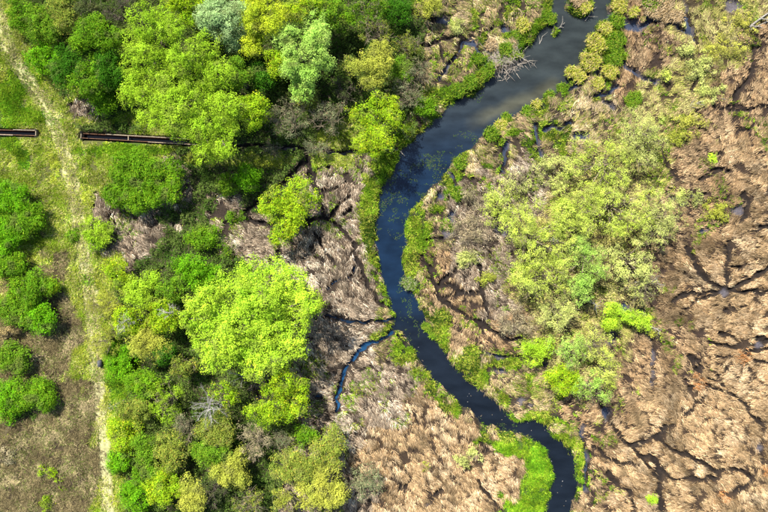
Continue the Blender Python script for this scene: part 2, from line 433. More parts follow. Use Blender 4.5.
# bright sedge and grass patches, dark cover painted where the big bush's shadow falls
for (x, y, rx, ry, ty_) in [(540, 472, 21, 42, 6), (513, 447, 22, 10, 6), (556, 440, 14, 8, 8), (405, 215, 14, 30, 8), (417, 235, 12, 26, 8), (368, 215, 9, 40, 8), (383, 160, 12, 14, 8), (445, 96, 30, 10, 8), (480, 70, 8, 14, 8), (30, 119, 26, 7, 6), (12, 112, 20, 10, 6), (118, 385, 9, 38, 6), (240, 160, 55, 8, 5), (330, 160, 26, 7, 5), (345, 345, 6, 30, 1), (612, 48, 13, 22, 8), (578, 465, 4, 26, 8), (440, 330, 10, 26, 8), (475, 375, 14, 12, 8), (125, 150, 45, 7, 6), (110, 128, 35, 6, 7), (180, 215, 25, 10, 7), (548, 130, 14, 9, 8), (470, 360, 10, 14, 8), (86, 105, 16, 12, 1), (398, 350, 8, 14, 8), (430, 385, 7, 10, 8), (100, 350, 5, 40, 5)]:
    q = np.sqrt(((JX - x) / rx) ** 2 + ((JY - y) / ry) ** 2) + (ng - 0.5) * 0.7
    TYPE = np.where(q < 1, ty_, TYPE)

# tussock cells: cracked dark gaps between the mats of fallen reed
ang0 = np.where(GXf > 560, -0.45, 0.3)
cs, sn = np.cos(-0.5), np.sin(-0.5)
u = (WX * cs + WY * sn) / 2.6; v = (-WX * sn + WY * cs) / 1.25
uw = u + (fbm2(WX / 2.2, WY / 2.2, 71) - 0.5) * 1.6; vw = v + (fbm2(WX / 2.2, WY / 2.2, 73) - 0.5) * 1.6
f1, f2 = worley(uw, vw, 77)
GAP = f2 - f1                                   # small in the cracks
g1, g2 = worley(uw * 2.3 + 7, vw * 2.0 + 3, 87)
FINE = g2 - g1                                  # small hollows inside each mat
gapw = 0.10 + 0.13 * (fbm2(WX / 6, WY / 6, 79) - 0.35)
REEDY = np.isin(TYPE, [0, 1, 2, 3, 4])
CR = np.where(np.isin(TYPE, [0, 1, 2]) & (VEIN < 6), np.minimum(CR, VEIN / 0.42), CR)
GAPM = np.where(REEDY, sstep(gapw + 0.10, gapw * 0.4, GAP), 0)

# heights
Z = 0.10 + 0.22 * (fbm2(WX / 5, WY / 5, 81) - 0.3) + 0.10 * fbm2(WX / 0.9, WY / 0.9, 83)
Z = Z + np.where(REEDY, 0.16 * np.clip(GAP, 0, 0.6) - 0.16 * GAPM, 0)
WATER = -0.38
ruts = sstep(4.2, 0.4, RUT) * (TD < 30) * (GYf > -60)
Z = Z * (1 - 0.75 * sstep(13, 7, TD)) - 0.07 * ruts + 0.06 * sstep(13, 7, TD)
k = sstep(1.5, 0.55, CR); Z = Z * (1 - k) + k * np.where(CWET > 0.5, -0.55, -0.33)
k = sstep(1.15, 0.8, PD); Z = Z * (1 - k) + k * np.where(PW > 0.5, -0.47, -0.22)
k = sstep(4.2, 2.6, DD); Z = Z * (1 - k) - 0.75 * k
k = sstep(3.0, -3.0, RS); Z = Z * (1 - k) + k * (-0.62)
Z = Z - 0.7 * sstep(-3, -14, RS)

# ground colours (soil, litter, moss, with sky reflection painted lilac on wet mud)
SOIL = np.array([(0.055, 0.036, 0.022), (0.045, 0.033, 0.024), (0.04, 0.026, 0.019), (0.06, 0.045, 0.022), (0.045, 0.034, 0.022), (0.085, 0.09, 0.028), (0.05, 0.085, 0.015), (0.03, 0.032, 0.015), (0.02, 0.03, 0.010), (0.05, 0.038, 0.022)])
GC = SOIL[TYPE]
mud = np.array([0.017, 0.013, 0.011])
sky_lil = np.array([0.10, 0.092, 0.105])  # lilac of the sky mirrored in wet mud, put into the colour
k = np.maximum(sstep(2.0, 0.9, CR), GAPM * 0.5)[..., None]; GC = GC * (1 - k) + mud * k
kl = np.maximum(sstep(1.25, 0.9, PD), sstep(1.8, 1.0, CR) * CWET * (fbm2(WX / 1.5, WY / 1.5, 91) > 0.5))[..., None] * np.where(GXf < 400, 0.15, 0.8)[..., None]
GC = GC * (1 - kl) + sky_lil * kl
k = sstep(3, -2, RS)[..., None]; GC = GC * (1 - k) + np.array([0.03, 0.03, 0.022]) * k
sandy = np.array([0.46, 0.44, 0.21])
k = (np.maximum(ruts * 1.0, sstep(11, 2, TD) * np.interp(GYf, [0, 100, 380, 430, 512], [0.3, 0.35, 0.3, 0.6, 0.8])) * (0.5 + 0.7 * fbm2(WX / 0.7, WY / 0.7, 93))).clip(0, 1)[..., None]
GC = GC * (1 - k) + sandy * k
WETM = np.maximum(sstep(1.6, 0.8, CR), sstep(1.3, 0.9, PD))

# ------------------------------------------------------------------ ground sheet
def axis(half):
    a = list(np.arange(-half, half + 0.01, 0.24)); st = 0.24; p = a[-1]; ext = []
    while p < 600:
        st *= 1.4; p += st; ext.append(p)
    return np.array([-e for e in ext[::-1]] + a + ext)
ax = axis(49.0); ay = axis(34.0)
gx, gy = np.meshgrid(ax, ay)
gpx = gx / S + 384; gpy = 256 - gy / S
gz = sample(Z, gpx, gpy)
gc = np.stack([sample(GC[..., i], gpx, gpy) for i in range(3)], -1)
gw = sample(WETM, gpx, gpy)
ny, nx = gx.shape
idx = np.arange(nx * ny).reshape(ny, nx)
quads = np.stack([idx[:-1, :-1], idx[:-1, 1:], idx[1:, 1:], idx[1:, :-1]], -1).reshape(-1, 4)
me = make_mesh("ground", np.stack([gx, gy, gz], -1).reshape(-1, 3), quads, M['ground'], gc.reshape(-1, 3), True, {"wet": gw.ravel()})
link("ground", me, kind="structure", label="boggy marsh and meadow ground with ruts and channels", cat="ground")

# ------------------------------------------------------------------ water sheets
wx = np.arange(-62, 62.01, 0.3); wy = np.arange(-44, 44.01, 0.3)
hx, hy = np.meshgrid(wx, wy)
hpx = hx / S + 384; hpy = 256 - hy / S
hz = sample(Z, hpx, hpy); hrs = sample(RS, hpx, hpy)
low = hz < WATER + 0.12
cell = low[:-1, :-1] | low[1:, :-1] | low[:-1, 1:] | low[1:, 1:]
rv = hrs < 5
rcell = rv[:-1, :-1] | rv[1:, :-1] | rv[:-1, 1:] | rv[1:, 1:]
# water colour: navy depths, olive silt in the upper reach and on the sand streak, sky's blue reflection painted into the thin channels
silt = sstep(190, 60, hpy) * 0.65
bar_d = np.full(hx.shape, 99.0)
for (a0, a1, b0, b1) in [(470, 122, 500, 110), (500, 110, 530, 98), (530, 98, 555, 84)]:
    tt = np.clip(((hpx - a0) * (b0 - a0) + (hpy - a1) * (b1 - a1)) / ((b0 - a0) ** 2 + (b1 - a1) ** 2), 0, 1)
    bar_d = np.minimum(bar_d, np.hypot(hpx - a0 - tt * (b0 - a0), hpy - a1 - tt * (b1 - a1)))
bar = sstep(11, 0, bar_d + 7 * (fbm2(hx / 1.5, hy / 1.5, 97) - 0.5)) * sstep(455, 500, hpx + 10 * (fbm2(hx, hy, 99) - 0.5))
shoal = sstep(16, 4, np.abs(hpx - (430 + (hpy - 150) * -0.9 + 40)) ) * sstep(110, 130, hpy) * sstep(240, 190, hpy)
navy = np.array([0.005, 0.014, 0.032]); siltc = np.array([0.030, 0.033, 0.023]); barc = np.array([0.085, 0.08, 0.045]); blk = np.array([0.006, 0.009, 0.014]); blue = np.array([0.010, 0.045, 0.105])
wc = navy + (siltc - navy) * silt[..., None]
k = sstep(290, 340, hpy)[..., None]; wc = wc * (1 - k) + blk * k
wc = wc + (barc - wc) * (bar * 0.5)[..., None]
k = (hrs > 3).astype(float)[..., None]
cc = np.where(((hpx < 400) & (hpy > 260))[..., None], blue, np.where((hpx < 400)[..., None], np.array([0.006, 0.008, 0.010]), np.array([0.03, 0.038, 0.06])))  # channel water: blue and grey-blue tones carry the mirrored sky
cc = np.where(((hpx < 384) & (hpy > 300) & (hpy < 335))[..., None], np.array([0.006, 0.016, 0.035]), cc)
wc = wc * (1 - k) + cc * k
k = (sample(DD, hpx, hpy) < 8).astype(float)[..., None]; wc = wc * (1 - k) + np.array([0.004, 0.006, 0.012]) * k

def sheet(name, cellmask, label, cat):
    js, is_ = np.nonzero(cellmask)
    W_ = hx.shape[1]
    q = np.stack([js * W_ + is_, js * W_ + is_ + 1, (js + 1) * W_ + is_ + 1, (js + 1) * W_ + is_], -1)
    used, inv = np.unique(q.ravel(), return_inverse=True)
    vv = np.stack([hx.ravel()[used], hy.ravel()[used], np.full(len(used), WATER)], -1)
    me = make_mesh(name, vv, inv.reshape(-1, 4), M['water'], wc.reshape(-1, 3)[used], True)
    link(name, me, kind="structure", label=label, cat=cat)
sheet("river", cell & rcell, "dark winding river with navy and silty olive water", "river")
sheet("creek_water", cell & ~rcell, "thin blue water standing in side channels and marsh hollows", "water")

# ------------------------------------------------------------------ grass, reed and sedge blades
A3 = np.array
PAL = {
    0: A3([(0.41, 0.29, 0.155), (0.48, 0.35, 0.20), (0.25, 0.16, 0.08), (0.34, 0.225, 0.115), (0.54, 0.41, 0.25)]),
    1: A3([(0.30, 0.235, 0.165), (0.45, 0.37, 0.27), (0.14, 0.10, 0.07), (0.22, 0.155, 0.10), (0.58, 0.49, 0.37)]),
    2: A3([(0.33, 0.22, 0.115), (0.42, 0.295, 0.16), (0.19, 0.125, 0.07), (0.52, 0.38, 0.22), (0.35, 0.25, 0.14)]),
    3: A3([(0.42, 0.38, 0.12), (0.33, 0.37, 0.07), (0.48, 0.38, 0.19), (0.24, 0.18, 0.09), (0.52, 0.48, 0.18)]),
    4: A3([(0.44, 0.33, 0.18), (0.22, 0.16, 0.10), (0.18, 0.24, 0.04), (0.38, 0.32, 0.10), (0.56, 0.44, 0.27)]),
    5: A3([(0.20, 0.31, 0.02), (0.34, 0.39, 0.05), (0.50, 0.47, 0.17), (0.12, 0.22, 0.015), (0.40, 0.45, 0.05)]),
    6: A3([(0.09, 0.22, 0.010), (0.15, 0.31, 0.012), (0.26, 0.37, 0.025), (0.19, 0.31, 0.015), (0.06, 0.14, 0.010)]),
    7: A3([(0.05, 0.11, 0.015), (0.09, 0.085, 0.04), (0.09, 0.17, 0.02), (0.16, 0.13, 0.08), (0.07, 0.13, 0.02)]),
    8: A3([(0.09, 0.18, 0.012), (0.16, 0.28, 0.015), (0.26, 0.36, 0.025), (0.36, 0.36, 0.06), (0.05, 0.10, 0.012)]),
    9: A3([(0.18, 0.145, 0.07), (0.27, 0.215, 0.105), (0.11, 0.09, 0.045), (0.15, 0.19, 0.04), (0.38, 0.31, 0.165)]),
}
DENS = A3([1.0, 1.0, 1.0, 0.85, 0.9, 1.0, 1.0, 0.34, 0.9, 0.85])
LEN = A3([0.44, 0.50, 0.44, 0.42, 0.44, 0.36, 0.32, 0.36, 0.42, 0.34])
NT = 370000
PER = 8
tpx = rng.uniform(-70, 838, NT); tpy = rng.uniform(-60, 572, NT)
ix = (tpx - X0).astype(int); iy = (tpy - Y0).astype(int)
tt_ = TYPE[iy, ix]
keep = rng.random(NT) < DENS[tt_]
keep &= RS[iy, ix] > rng.uniform(-3.5, 0.5, NT)
keep &= CR[iy, ix] > rng.uniform(0.7, 1.3, NT)
keep &= PD[iy, ix] > rng.uniform(0.8, 1.1, NT)
keep &= DD[iy, ix] > 4.6
keep &= GAPM[iy, ix] < rng.uniform(0.08, 0.55, NT)
keep &= ~(np.isin(tt_, [0, 1, 2, 3]) & (FINE[iy, ix] < rng.uniform(-0.05, 0.16, NT)))
clump = 0.6 * vn2(tpx / 6.5, tpy / 6.5, 121) + 0.4 * vn2(tpx / 3.0, tpy / 3.0, 122)
keep &= ~(np.isin(tt_, [2, 4, 5, 6, 8, 9]) & (clump < rng.uniform(0.16, 0.50, NT)))
keep &= ~((ruts[iy, ix] > rng.random(NT)) & (rng.random(NT) < 0.66))
keep &= ~((sstep(8, 4, TD[iy, ix]) * np.interp(tpy, [370, 430], [0, 1])) > rng.random(NT) * 1.6)
tpx = tpx[keep]; tpy = tpy[keep]; tt_ = tt_[keep]; ix = ix[keep]; iy = iy[keep]; clump = clump[keep]; N = len(tpx)
wx_, wy_ = (tpx - 384) * S, (256 - tpy) * S
base_ang = np.where(tpx > 540, np.interp(tpy, [0, 150, 290, 450, 520], [0.9, 0.6, 0.0, -0.45, -0.55]), np.where(tpx > 250, -0.8, -1.2))
theta = base_ang + (fbm2(wx_ / 9, wy_ / 9, 101, 2) - 0.5) * np.where(tpx > 640, 1.6, 3.2) + (vn2(wx_ / 1.4, wy_ / 1.4, 103) - 0.5) * 1.0
su = wx_ * np.cos(base_ang) + wy_ * np.sin(base_ang); sv = -wx_ * np.sin(base_ang) + wy_ * np.cos(base_ang)
streak = fbm2(su / 1.9, sv / 0.42, 131)
theta = theta + np.where(np.isin(tt_, [5, 6, 7, 8, 9]), rng.uniform(-3, 3, N), rng.normal(0, 0.30, N))
tone = 0.40 + 1.35 * np.where(np.isin(tt_, [0, 1, 2]), (streak * 1.5 - 0.26).clip(0, 0.74), fbm2(wx_ / 0.9, wy_ / 0.9, 107)) * (0.5 + 1.0 * rng.random(N))
pick = (fbm2(wx_ / 1.8, wy_ / 1.8, 109) * 2.2 - 0.6 + rng.normal(0, 0.22, N)).clip(0, 0.999)
RUSTY = [(697, 382, 9), (741, 356, 9), (766, 470, 6), (720, 495, 8)]
rusty = np.zeros(N, bool)
for (x, y, r) in RUSTY:
    rusty |= np.hypot(tpx - x, tpy - y) < r * rng.uniform(0.0, 1.2, N)
# green sprigs pushing up through the straw
sprig = (fbm2(wx_ / 2.0, wy_ / 2.0, 113) > 0.60) & (rng.random(N) < 0.5) & np.isin(tt_, [1, 2, 3, 4])
west = tpx < np.interp(tpy, [p[1] for p in LEFT], [p[0] for p in LEFT]) + 12

def blades(name, sel, material, label, cat):
    ids = np.repeat(np.nonzero(sel)[0], PER); n_ = len(ids)
    ty_ = tt_[ids]
    sp = np.where(np.isin(ty_, [5, 6, 7, 8]), 0.11, 0.12)
    bx = wx_[ids] + rng.normal(0, 1, n_) * sp; by = wy_[ids] + rng.normal(0, 1, n_) * sp
    green = np.isin(ty_, [5, 6, 7, 8]) | sprig[ids]
    th = theta[ids] + rng.normal(0, 1, n_) * np.where(green, 1.1, np.where(ty_ == 9, 0.9, 0.34))
    ln = LEN[ty_] * rng.uniform(0.55, 1.45, n_) * np.where(sprig[ids], 0.7, 1) * np.where(green, 0.5 + clump[ids], 1)
    el = np.where(green, np.where(ty_ == 8, rng.uniform(0.4, 1.3, n_), rng.uniform(0.25, 1.0, n_)), np.abs(rng.normal(0.0, 0.20, n_)) + 0.03)
    z0 = sample(Z, bx / S + 384, 256 - by / S)
    lift = np.where(green, 0.02, rng.uniform(0.02, 0.16, n_))
    dx, dy, dz = np.cos(th) * np.cos(el), np.sin(th) * np.cos(el), np.sin(el)
    w_ = np.where(green, 0.032, 0.021) * rng.uniform(0.7, 1.5, n_)
    ex_, ey_ = (bx + dx * ln) / S + 384, 256 - (by + dy * ln) / S
    good = (sample(CR, ex_, ey_) > rng.uniform(0.3, 1.3, n_)) & (sample(CR, 0.5 * (ex_ + bx / S + 384), 0.5 * (ey_ + 256 - by / S)) > rng.uniform(0.4, 1.1, n_)) & (sample(PD, ex_, ey_) > rng.uniform(0.5, 1.0, n_)) & (sample(CR, bx / S + 384, 256 - by / S) > rng.uniform(0.6, 1.3, n_)) & (sample(DD, ex_, ey_) > 4.0) & (sample(RS, ex_, ey_) > -4)
    px_, py_ = -np.sin(th), np.cos(th)
    roll = rng.uniform(-0.5, 0.5, n_)
    V = np.empty((n_, 3, 3), np.float32)
    V[:, 0] = np.stack([bx + px_ * w_, by + py_ * w_, z0 + lift + roll * w_], -1)
    V[:, 1] = np.stack([bx - px_ * w_, by - py_ * w_, z0 + lift - roll * w_], -1)
    V[:, 2] = np.stack([bx + dx * ln, by + dy * ln, z0 + lift + dz * ln], -1)
    pk = (pick[ids] + rng.normal(0, 0.16, n_)).clip(0, 0.999)
    c = np.zeros((n_, 3))
    for q in PAL:
        s_ = ty_ == q
        p_ = PAL[q]; c[s_] = p_[(pk[s_] * len(p_)).astype(int)]
    s_ = sprig[ids]; c[s_] = PAL[8][(pk[s_] * 5).astype(int)]
    s_ = rusty[ids]; c[s_] = A3((0.42, 0.20, 0.075)) * rng.uniform(0.6, 1.2, s_.sum())[:, None]
    onroad = (sample(TD, bx / S + 384, 256 - by / S) < 7.0) & np.isin(ty_, [1, 5, 6])
    s_ = onroad & (rng.random(n_) < 0.5); c[s_] = A3((0.50, 0.45, 0.21)) * rng.uniform(0.7, 1.2, s_.sum())[:, None]
    c = c * (tone[ids] * np.where(green, rng.uniform(0.55, 1.3, n_), rng.uniform(0.35, 1.30, n_)))[:, None]
    V = V[good]; c = c[good]; n_ = len(V)
    C = np.repeat(c, 3, axis=0).clip(0, 0.85)
    me = make_mesh(name, V.reshape(-1, 3), np.arange(n_ * 3).reshape(-1, 3), material, C)
    link(name, me, kind="stuff", label=label, cat=cat)

straw_t = np.isin(tt_, [0, 1, 2, 3, 4, 9])
blades("dry_reed_bed", straw_t & west & (tpx > 150), M['straw'], "greyish beige mats of fallen dry reed west of the river", "reeds")
blades("dry_reed_bed", straw_t & ~west, M['straw'], "tan and brown mats of fallen dry reed east of the river", "reeds")
blades("dry_meadow_grass", straw_t & west & (tpx <= 150), M['straw'], "dry brown meadow grass beside the track", "grass")
blades("meadow_grass", np.isin(tt_, [5, 6]), M['blade'], "yellow green meadow grass along track and lined ditch", "grass")
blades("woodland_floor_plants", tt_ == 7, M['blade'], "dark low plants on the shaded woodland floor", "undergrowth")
blades("bank_sedge", tt_ == 8, M['blade'], "bright green sedge growing along the river banks", "sedge")

# ------------------------------------------------------------------ leaves
def leaf_mesh(name, p, nrm, ln, wd, c, material):
    n_ = len(p)
    r = rng.normal(0, 1, (n_, 3)); tg = np.cross(nrm, r); tg /= np.linalg.norm(tg, axis=1, keepdims=True) + 1e-9
    bt = np.cross(nrm, tg)
    V = np.empty((n_, 3, 3), np.float32)
    V[:, 0] = p + tg * ln[:, None] * 0.6
    V[:, 1] = p - tg * ln[:, None] * 0.4 + bt * wd[:, None] * 0.55
    V[:, 2] = p - tg * ln[:, None] * 0.4 - bt * wd[:, None] * 0.55
    return make_mesh(name, V.reshape(-1, 3), np.arange(n_ * 3).reshape(-1, 3), material, np.repeat(c, 3, axis=0).clip(0, 0.85))

COLS = {
    'lime': (0.36, 0.50, 0.02), 'limeb': (0.42, 0.59, 0.04), 'lemon': (0.50, 0.68, 0.05), 'yellow': (0.56, 0.63, 0.035), 'silver': (0.46, 0.60, 0.27), 'pale': (0.46, 0.62, 0.14),
    'green': (0.18, 0.36, 0.015), 'vivid': (0.17, 0.42, 0.012), 'dark': (0.06, 0.18, 0.012), 'mid': (0.17, 0.32, 0.02), 'olive': (0.29, 0.35, 0.05), 'gold': (0.46, 0.47, 0.07), 'grey': (0.28, 0.30, 0.15),
    'fresh': (0.62, 0.71, 0.17), 'feather': (0.64, 0.70, 0.17), 'feathp': (0.66, 0.70, 0.25), 'tan': (0.54, 0.40, 0.18), 'straw': (0.54, 0.44, 0.27), 'sedgey': (0.60, 0.57, 0.11), 'dusk': (0.12, 0.15, 0.05),
}
SECOND = {'lime': (0.22, 0.40, 0.015), 'limeb': (0.24, 0.42, 0.02), 'lemon': (0.30, 0.52, 0.03), 'yellow': (0.36, 0.48, 0.03), 'silver': (0.28, 0.44, 0.15), 'pale': (0.30, 0.52, 0.07), 'fresh': (0.45, 0.56, 0.06), 'feather': (0.46, 0.56, 0.07), 'feathp': (0.46, 0.52, 0.13), 'vivid': (0.10, 0.27, 0.01), 'green': (0.09, 0.22, 0.012)}

def style(kind):
    # leaf length, leaves per m2 of outline, twigs per lobe, spray radius, raggedness
    return {'leafy': (0.15, 560, 1, 0.23, 0.38), 'dome': (0.15, 620, 1, 0.24, 0.24), 'fine': (0.135, 600, 1, 0.21, 0.40), 'feather': (0.13, 285, 5, 0.19, 0.64), 'twiggy': (0.13, 170, 7, 0.18, 0.60), 'sparse': (0.14, 270, 4, 0.19, 0.55)}[kind]

def plant(name, px, py, rx, ry, h, kind, colname, label, cat, lobes=None, group=None, parts=("trunk", "crown"), bark='bark'):
    seed = int(px * 31 + py * 17) & 0xFFFF
    rr = random.Random(seed)
    zc = 0.62 * h
    cx, cy = P(px, py, zc)
    k = S * (H - zc) / H
    RX, RY = rx * k * 1.12, ry * k * 1.12
    R_ = 0.5 * (RX + RY)
    # lobes (relative metres): x, y, r, top height
    L = []
    if lobes:
        for (lx, ly, lr) in lobes:
            a, b_ = P(lx, ly, zc); L.append((a - cx, b_ - cy, lr * k, h * rr.uniform(0.70, 1.0)))
    else:
        nl = max(4, int(4 + R_ * 3.6))
        lr0 = max(0.42, 0.42 * R_ if R_ < 2.2 else 0.75 + 0.085 * R_)
        for i in range(nl):
            rad = math.sqrt((i + 0.4) / nl); a = i * 2.399963 + rr.uniform(-0.5, 0.5)
            ed = max(0.0, 1 - lr0 * 0.70 / max(R_, 0.01))
            rad = rad * ed * rr.uniform(0.80, 1.15)
            hh = h * (0.60 + 0.40 * math.sqrt(max(0, 1 - (rad * 0.95) ** 2))) * rr.uniform(0.88, 1.04)
            L.append((math.cos(a) * rad * RX, math.sin(a) * rad * RY, lr0 * rr.uniform(0.65, 1.35), hh))
    L = np.array(L)
    ll, dens, tw, sr, rag = style(kind)
    area = sum(math.pi * l_[2] ** 2 for l_ in L)
    tot = math.pi * RX * RY if not lobes else area * 0.55
    # sprays of leaves on the lobes
    PS = 20
    ns = max(12, int(tot * dens / PS))
    w = L[:, 2] ** 2; li = rng.choice(len(L), ns, p=w / w.sum())
    q = rng.normal(0, 1, (ns, 3)); q /= np.linalg.norm(q, axis=1, keepdims=True)
    q[:, 2] = np.where(rng.random(ns) < 0.80, np.abs(q[:, 2]), q[:, 2] * 0.8)
    lr = L[li, 2]
    lump = 1 - rag + 2 * rag * vn3(q[:, 0] * 2.2 + li * 3.7 + 20, q[:, 1] * 2.2 + 20, q[:, 2] * 2.2 + 20, seed)
    depth = (1 - np.abs(rng.normal(0, 0.20, ns)) + np.where(rng.random(ns) < 0.12, 0.14, 0)) * lump
    zs = 0.80
    sc = np.stack([L[li, 0] + q[:, 0] * lr * depth, L[li, 1] + q[:, 1] * lr * depth, L[li, 3] - lr * zs + q[:, 2] * lr * zs * depth], -1)
    keep_ = vn3(sc[:, 0] / 0.75 + 50, sc[:, 1] / 0.75 + 50, sc[:, 2] / 0.75 + 50, seed + 1) > {'leafy': 0.38, 'fine': 0.37, 'dome': 0.28}.get(kind, 0.49)
    sc = sc[keep_]; q = q[keep_]; li = li[keep_]; ns = len(sc)
    stone = rng.normal(0, 0.26, ns).clip(-0.5, 0.5)
    sid = np.repeat(np.arange(ns), PS); n_ = len(sid)
    off = rng.normal(0, 1, (n_, 3)) * A3((1, 1, 0.55)) * sr * (0.7 + 0.6 * rng.random(n_))[:, None]
    p = sc[sid] + off
    p[:, 2] -= 0.35 * (off[:, 0] ** 2 + off[:, 1] ** 2) / sr
    ok = p[:, 2] > 0.10
    p = p[ok]; sid = sid[ok]; off = off[ok]; n_ = len(p)
    q = q[sid]; li = li[sid]
    nrm = q * 0.75 + off / sr * 0.38 + rng.normal(0, 0.30, (n_, 3)); nrm[:, 2] += 0.40
    nrm /= np.linalg.norm(nrm, axis=1, keepdims=True)
    c0 = A3(COLS[colname]); c1 = A3(SECOND.get(colname, tuple(c0 * A3((0.72, 0.82, 0.8)))))
    lt = np.array([rr.random() for _ in range(len(L))])[li]
    mixv = (0.25 * lt + 0.9 * vn3(p[:, 0] / 1.3 + 40, p[:, 1] / 1.3 + 40, p[:, 2] / 1.3 + 40, seed + 5) + 0.4 * rng.random(n_) - 0.25).clip(0, 1)
    c = c1 + (c0 - c1) * mixv[:, None]
    c = c * (rng.uniform(0.8, 1.15, n_) * (1 + stone[sid]))[:, None]
    if colname in ('green', 'vivid', 'dark', 'mid', 'olive', 'lime', 'grey'):
        f = (rng.random(n_) < 0.10); c[f] = c[f] * A3((1.9, 1.25, 1.6))
    dull = sstep(0.60, 0.80, vn3(p[:, 0] / 0.9 + 70, p[:, 1] / 0.9 + 70, p[:, 2] / 0.9 + 70, seed + 8))[:, None] * 0.45
    c = c * (1 - dull) + A3((0.20, 0.20, 0.07)) * dull
    lnv = ll * rng.uniform(0.65, 1.35, n_)
    if kind in ('feather', 'twiggy'):
        wdv = lnv * 0.55
    else:
        wdv = lnv * 0.75
    root = link(name, None, label=label, cat=cat, group=group, loc=(cx, cy, 0))
    link(parts[1], leaf_mesh(parts[1], p, nrm, lnv, wdv, c, M['leaf' if kind in ('leafy', 'fine', 'dome') else 'feather']), root)
    # trunk and limbs
    T = Tubes()
    zg = float(sample(Z, np.array([cx / S + 384]), np.array([256 - cy / S]))[0]) - 0.25
    r0 = 0.035 * h + 0.02 * R_
    multi = 1 if parts[0] == "trunk" else 3
    top = Vector((rr.uniform(-0.2, 0.2) * R_, rr.uniform(-0.2, 0.2) * R_, 0.62 * h))
    if multi == 1:
        T.add([(0, 0, zg), (top.x * 0.2, top.y * 0.2, 0.2 * h), (top.x * 0.7, top.y * 0.7, 0.42 * h), (top.x, top.y, 0.60 * h)], [r0 * 1.25, r0, r0 * 0.75, r0 * 0.35], 7)
    for i, (lx, ly, l_r, lz) in enumerate(L):
        e = Vector((lx, ly, lz - l_r * 0.75))
        s0 = Vector((top.x * 0.6, top.y * 0.6, rr.uniform(0.22, 0.40) * h)) if multi == 1 else Vector((lx * 0.1, ly * 0.1, zg))
        mid = s0.lerp(e, 0.5) + Vector((0, 0, -0.03 * h if multi == 1 else 0.05 * h))
        T.add([s0, mid, e], [r0 * 0.5, r0 * 0.32, r0 * 0.12], 5)
        for j in range(tw * (2 if kind == 'twiggy' else 1)):
            a = rr.uniform(0, 6.283); el = rr.uniform(0.1, 1.1)
            d = Vector((math.cos(a) * math.cos(el), math.sin(a) * math.cos(el), math.sin(el))) * l_r * rr.uniform(0.7, 1.15)
            f = e + d
            T.add([e.lerp(mid, rr.uniform(0, 0.4)), e + d * 0.5 + Vector((0, 0, -0.05 * l_r)), f], [r0 * 0.13, r0 * 0.09, 0.012], 3)
    link(parts[0], T.mesh(parts[0], M['twig' if kind in ('feather', 'sparse', 'twiggy') and colname != 'dusk' else bark]), root)
    return root

exec_plants = []
def tree(*a, **k): exec_plants.append((a, k, ("trunk", "crown"), "tree"))
def shrub(*a, **k): exec_plants.append((a, k, ("stem", "foliage"), "shrub"))
# --- wood at the upper left, from the track eastwards: px, py, rx, ry, height, style, colour, label
G1 = "trees of the wood north of the lined ditch"
shrub(20, 14, 16, 17, 3.0, 'leafy', 'green', "green bush at the track's upper end in the photo's top corner", group=G1)
shrub(46, 58, 19, 16, 3.4, 'leafy', 'vivid', "bright green rounded bush bulging over the track bend", group=G1)
tree(44, 26, 18, 20, 4.5, 'leafy', 'mid', "mid green tree between top corner bush and dark wood", group=G1)
tree(66, 12, 18, 18, 5.5, 'fine', 'olive', "olive tree at the top edge just east of the track", group=G1)
tree(99, 40, 25, 22, 7.0, 'leafy', 'green', "broad deep green tree in the middle of the dark wood", group=G1)
tree(74, 68, 19, 22, 6.0, 'leafy', 'dark', "dark green tree behind the rounded track bush", group=G1)
tree(92, 80, 22, 20, 6.0, 'leafy', 'green', "deep green tree over the reddish bare patch", group=G1)
tree(112, 72, 15, 22, 6.5, 'leafy', 'dark', "dark narrow tree beside the big yellow green willow", group=G1)
shrub(106, 101, 14, 13, 3.6, 'leafy', 'green', "lowest green bush of the dark wood above the ditch", group=G1)
tree(92, 10, 16, 14, 6.0, 'sparse', 'dusk', "thin dark tree at the top edge of the dark wood", group=G1)
tree(126, 14, 22, 18, 7.0, 'twiggy', 'dusk', "bare dusky twiggy tree left of the willow top", group=G1)
tree(155, 50, 32, 44, 10.0, 'fine', 'limeb', "large yellow green willow at the wood's middle, left half", name='willow_tree', group=G1,
     lobes=[(150, 30, 17), (165, 22, 14), (140, 46, 15), (162, 46, 18), (148, 64, 17), (174, 62, 16), (138, 80, 14), (160, 84, 16), (134, 98, 12), (150, 104, 11), (178, 36, 13)])
tree(196, 92, 38, 46, 11.0, 'fine', 'limeb', "large yellow green willow hanging over the ditch", name='willow_tree', group=G1,
     lobes=[(190, 62, 17), (206, 50, 16), (178, 88, 17), (200, 82, 18), (222, 78, 15), (190, 106, 18), (214, 106, 18), (170, 108, 16), (158, 122, 14), (182, 126, 16), (205, 130, 18), (232, 110, 16), (226, 128, 15), (216, 148, 15), (206, 156, 11), (230, 150, 10)])
tree(256, 112, 17, 17, 8.0, 'fine', 'lime', "round lime tree at the willow's east side above the ditch", group=G1)
tree(240, 78, 12, 18, 7.0, 'fine', 'mid', "narrow green tree between willow and pale tree", group=G1)
tree(190, 10, 20, 15, 8.0, 'fine', 'lime', "lime tree at the top edge left of the silver tree", group=G1)
tree(222, 19, 25, 20, 9.0, 'fine', 'silver', "silvery blue green tree at the top edge", group=G1)
shrub(237, 44, 11, 11, 6.0, 'fine', 'silver', "small silvery green bush below the silvery tree", group=G1)
tree(266, 22, 22, 27, 9.5, 'fine', 'yellow', "golden yellow tree at the top edge", group=G1)
shrub(256, 47, 13, 11, 7.0, 'fine', 'yellow', "yellow green bush under the golden yellow tree", group=G1)
tree(306, 56, 28, 36, 9.5, 'fine', 'pale', "tall pale green tree right of the golden tree", group=G1)
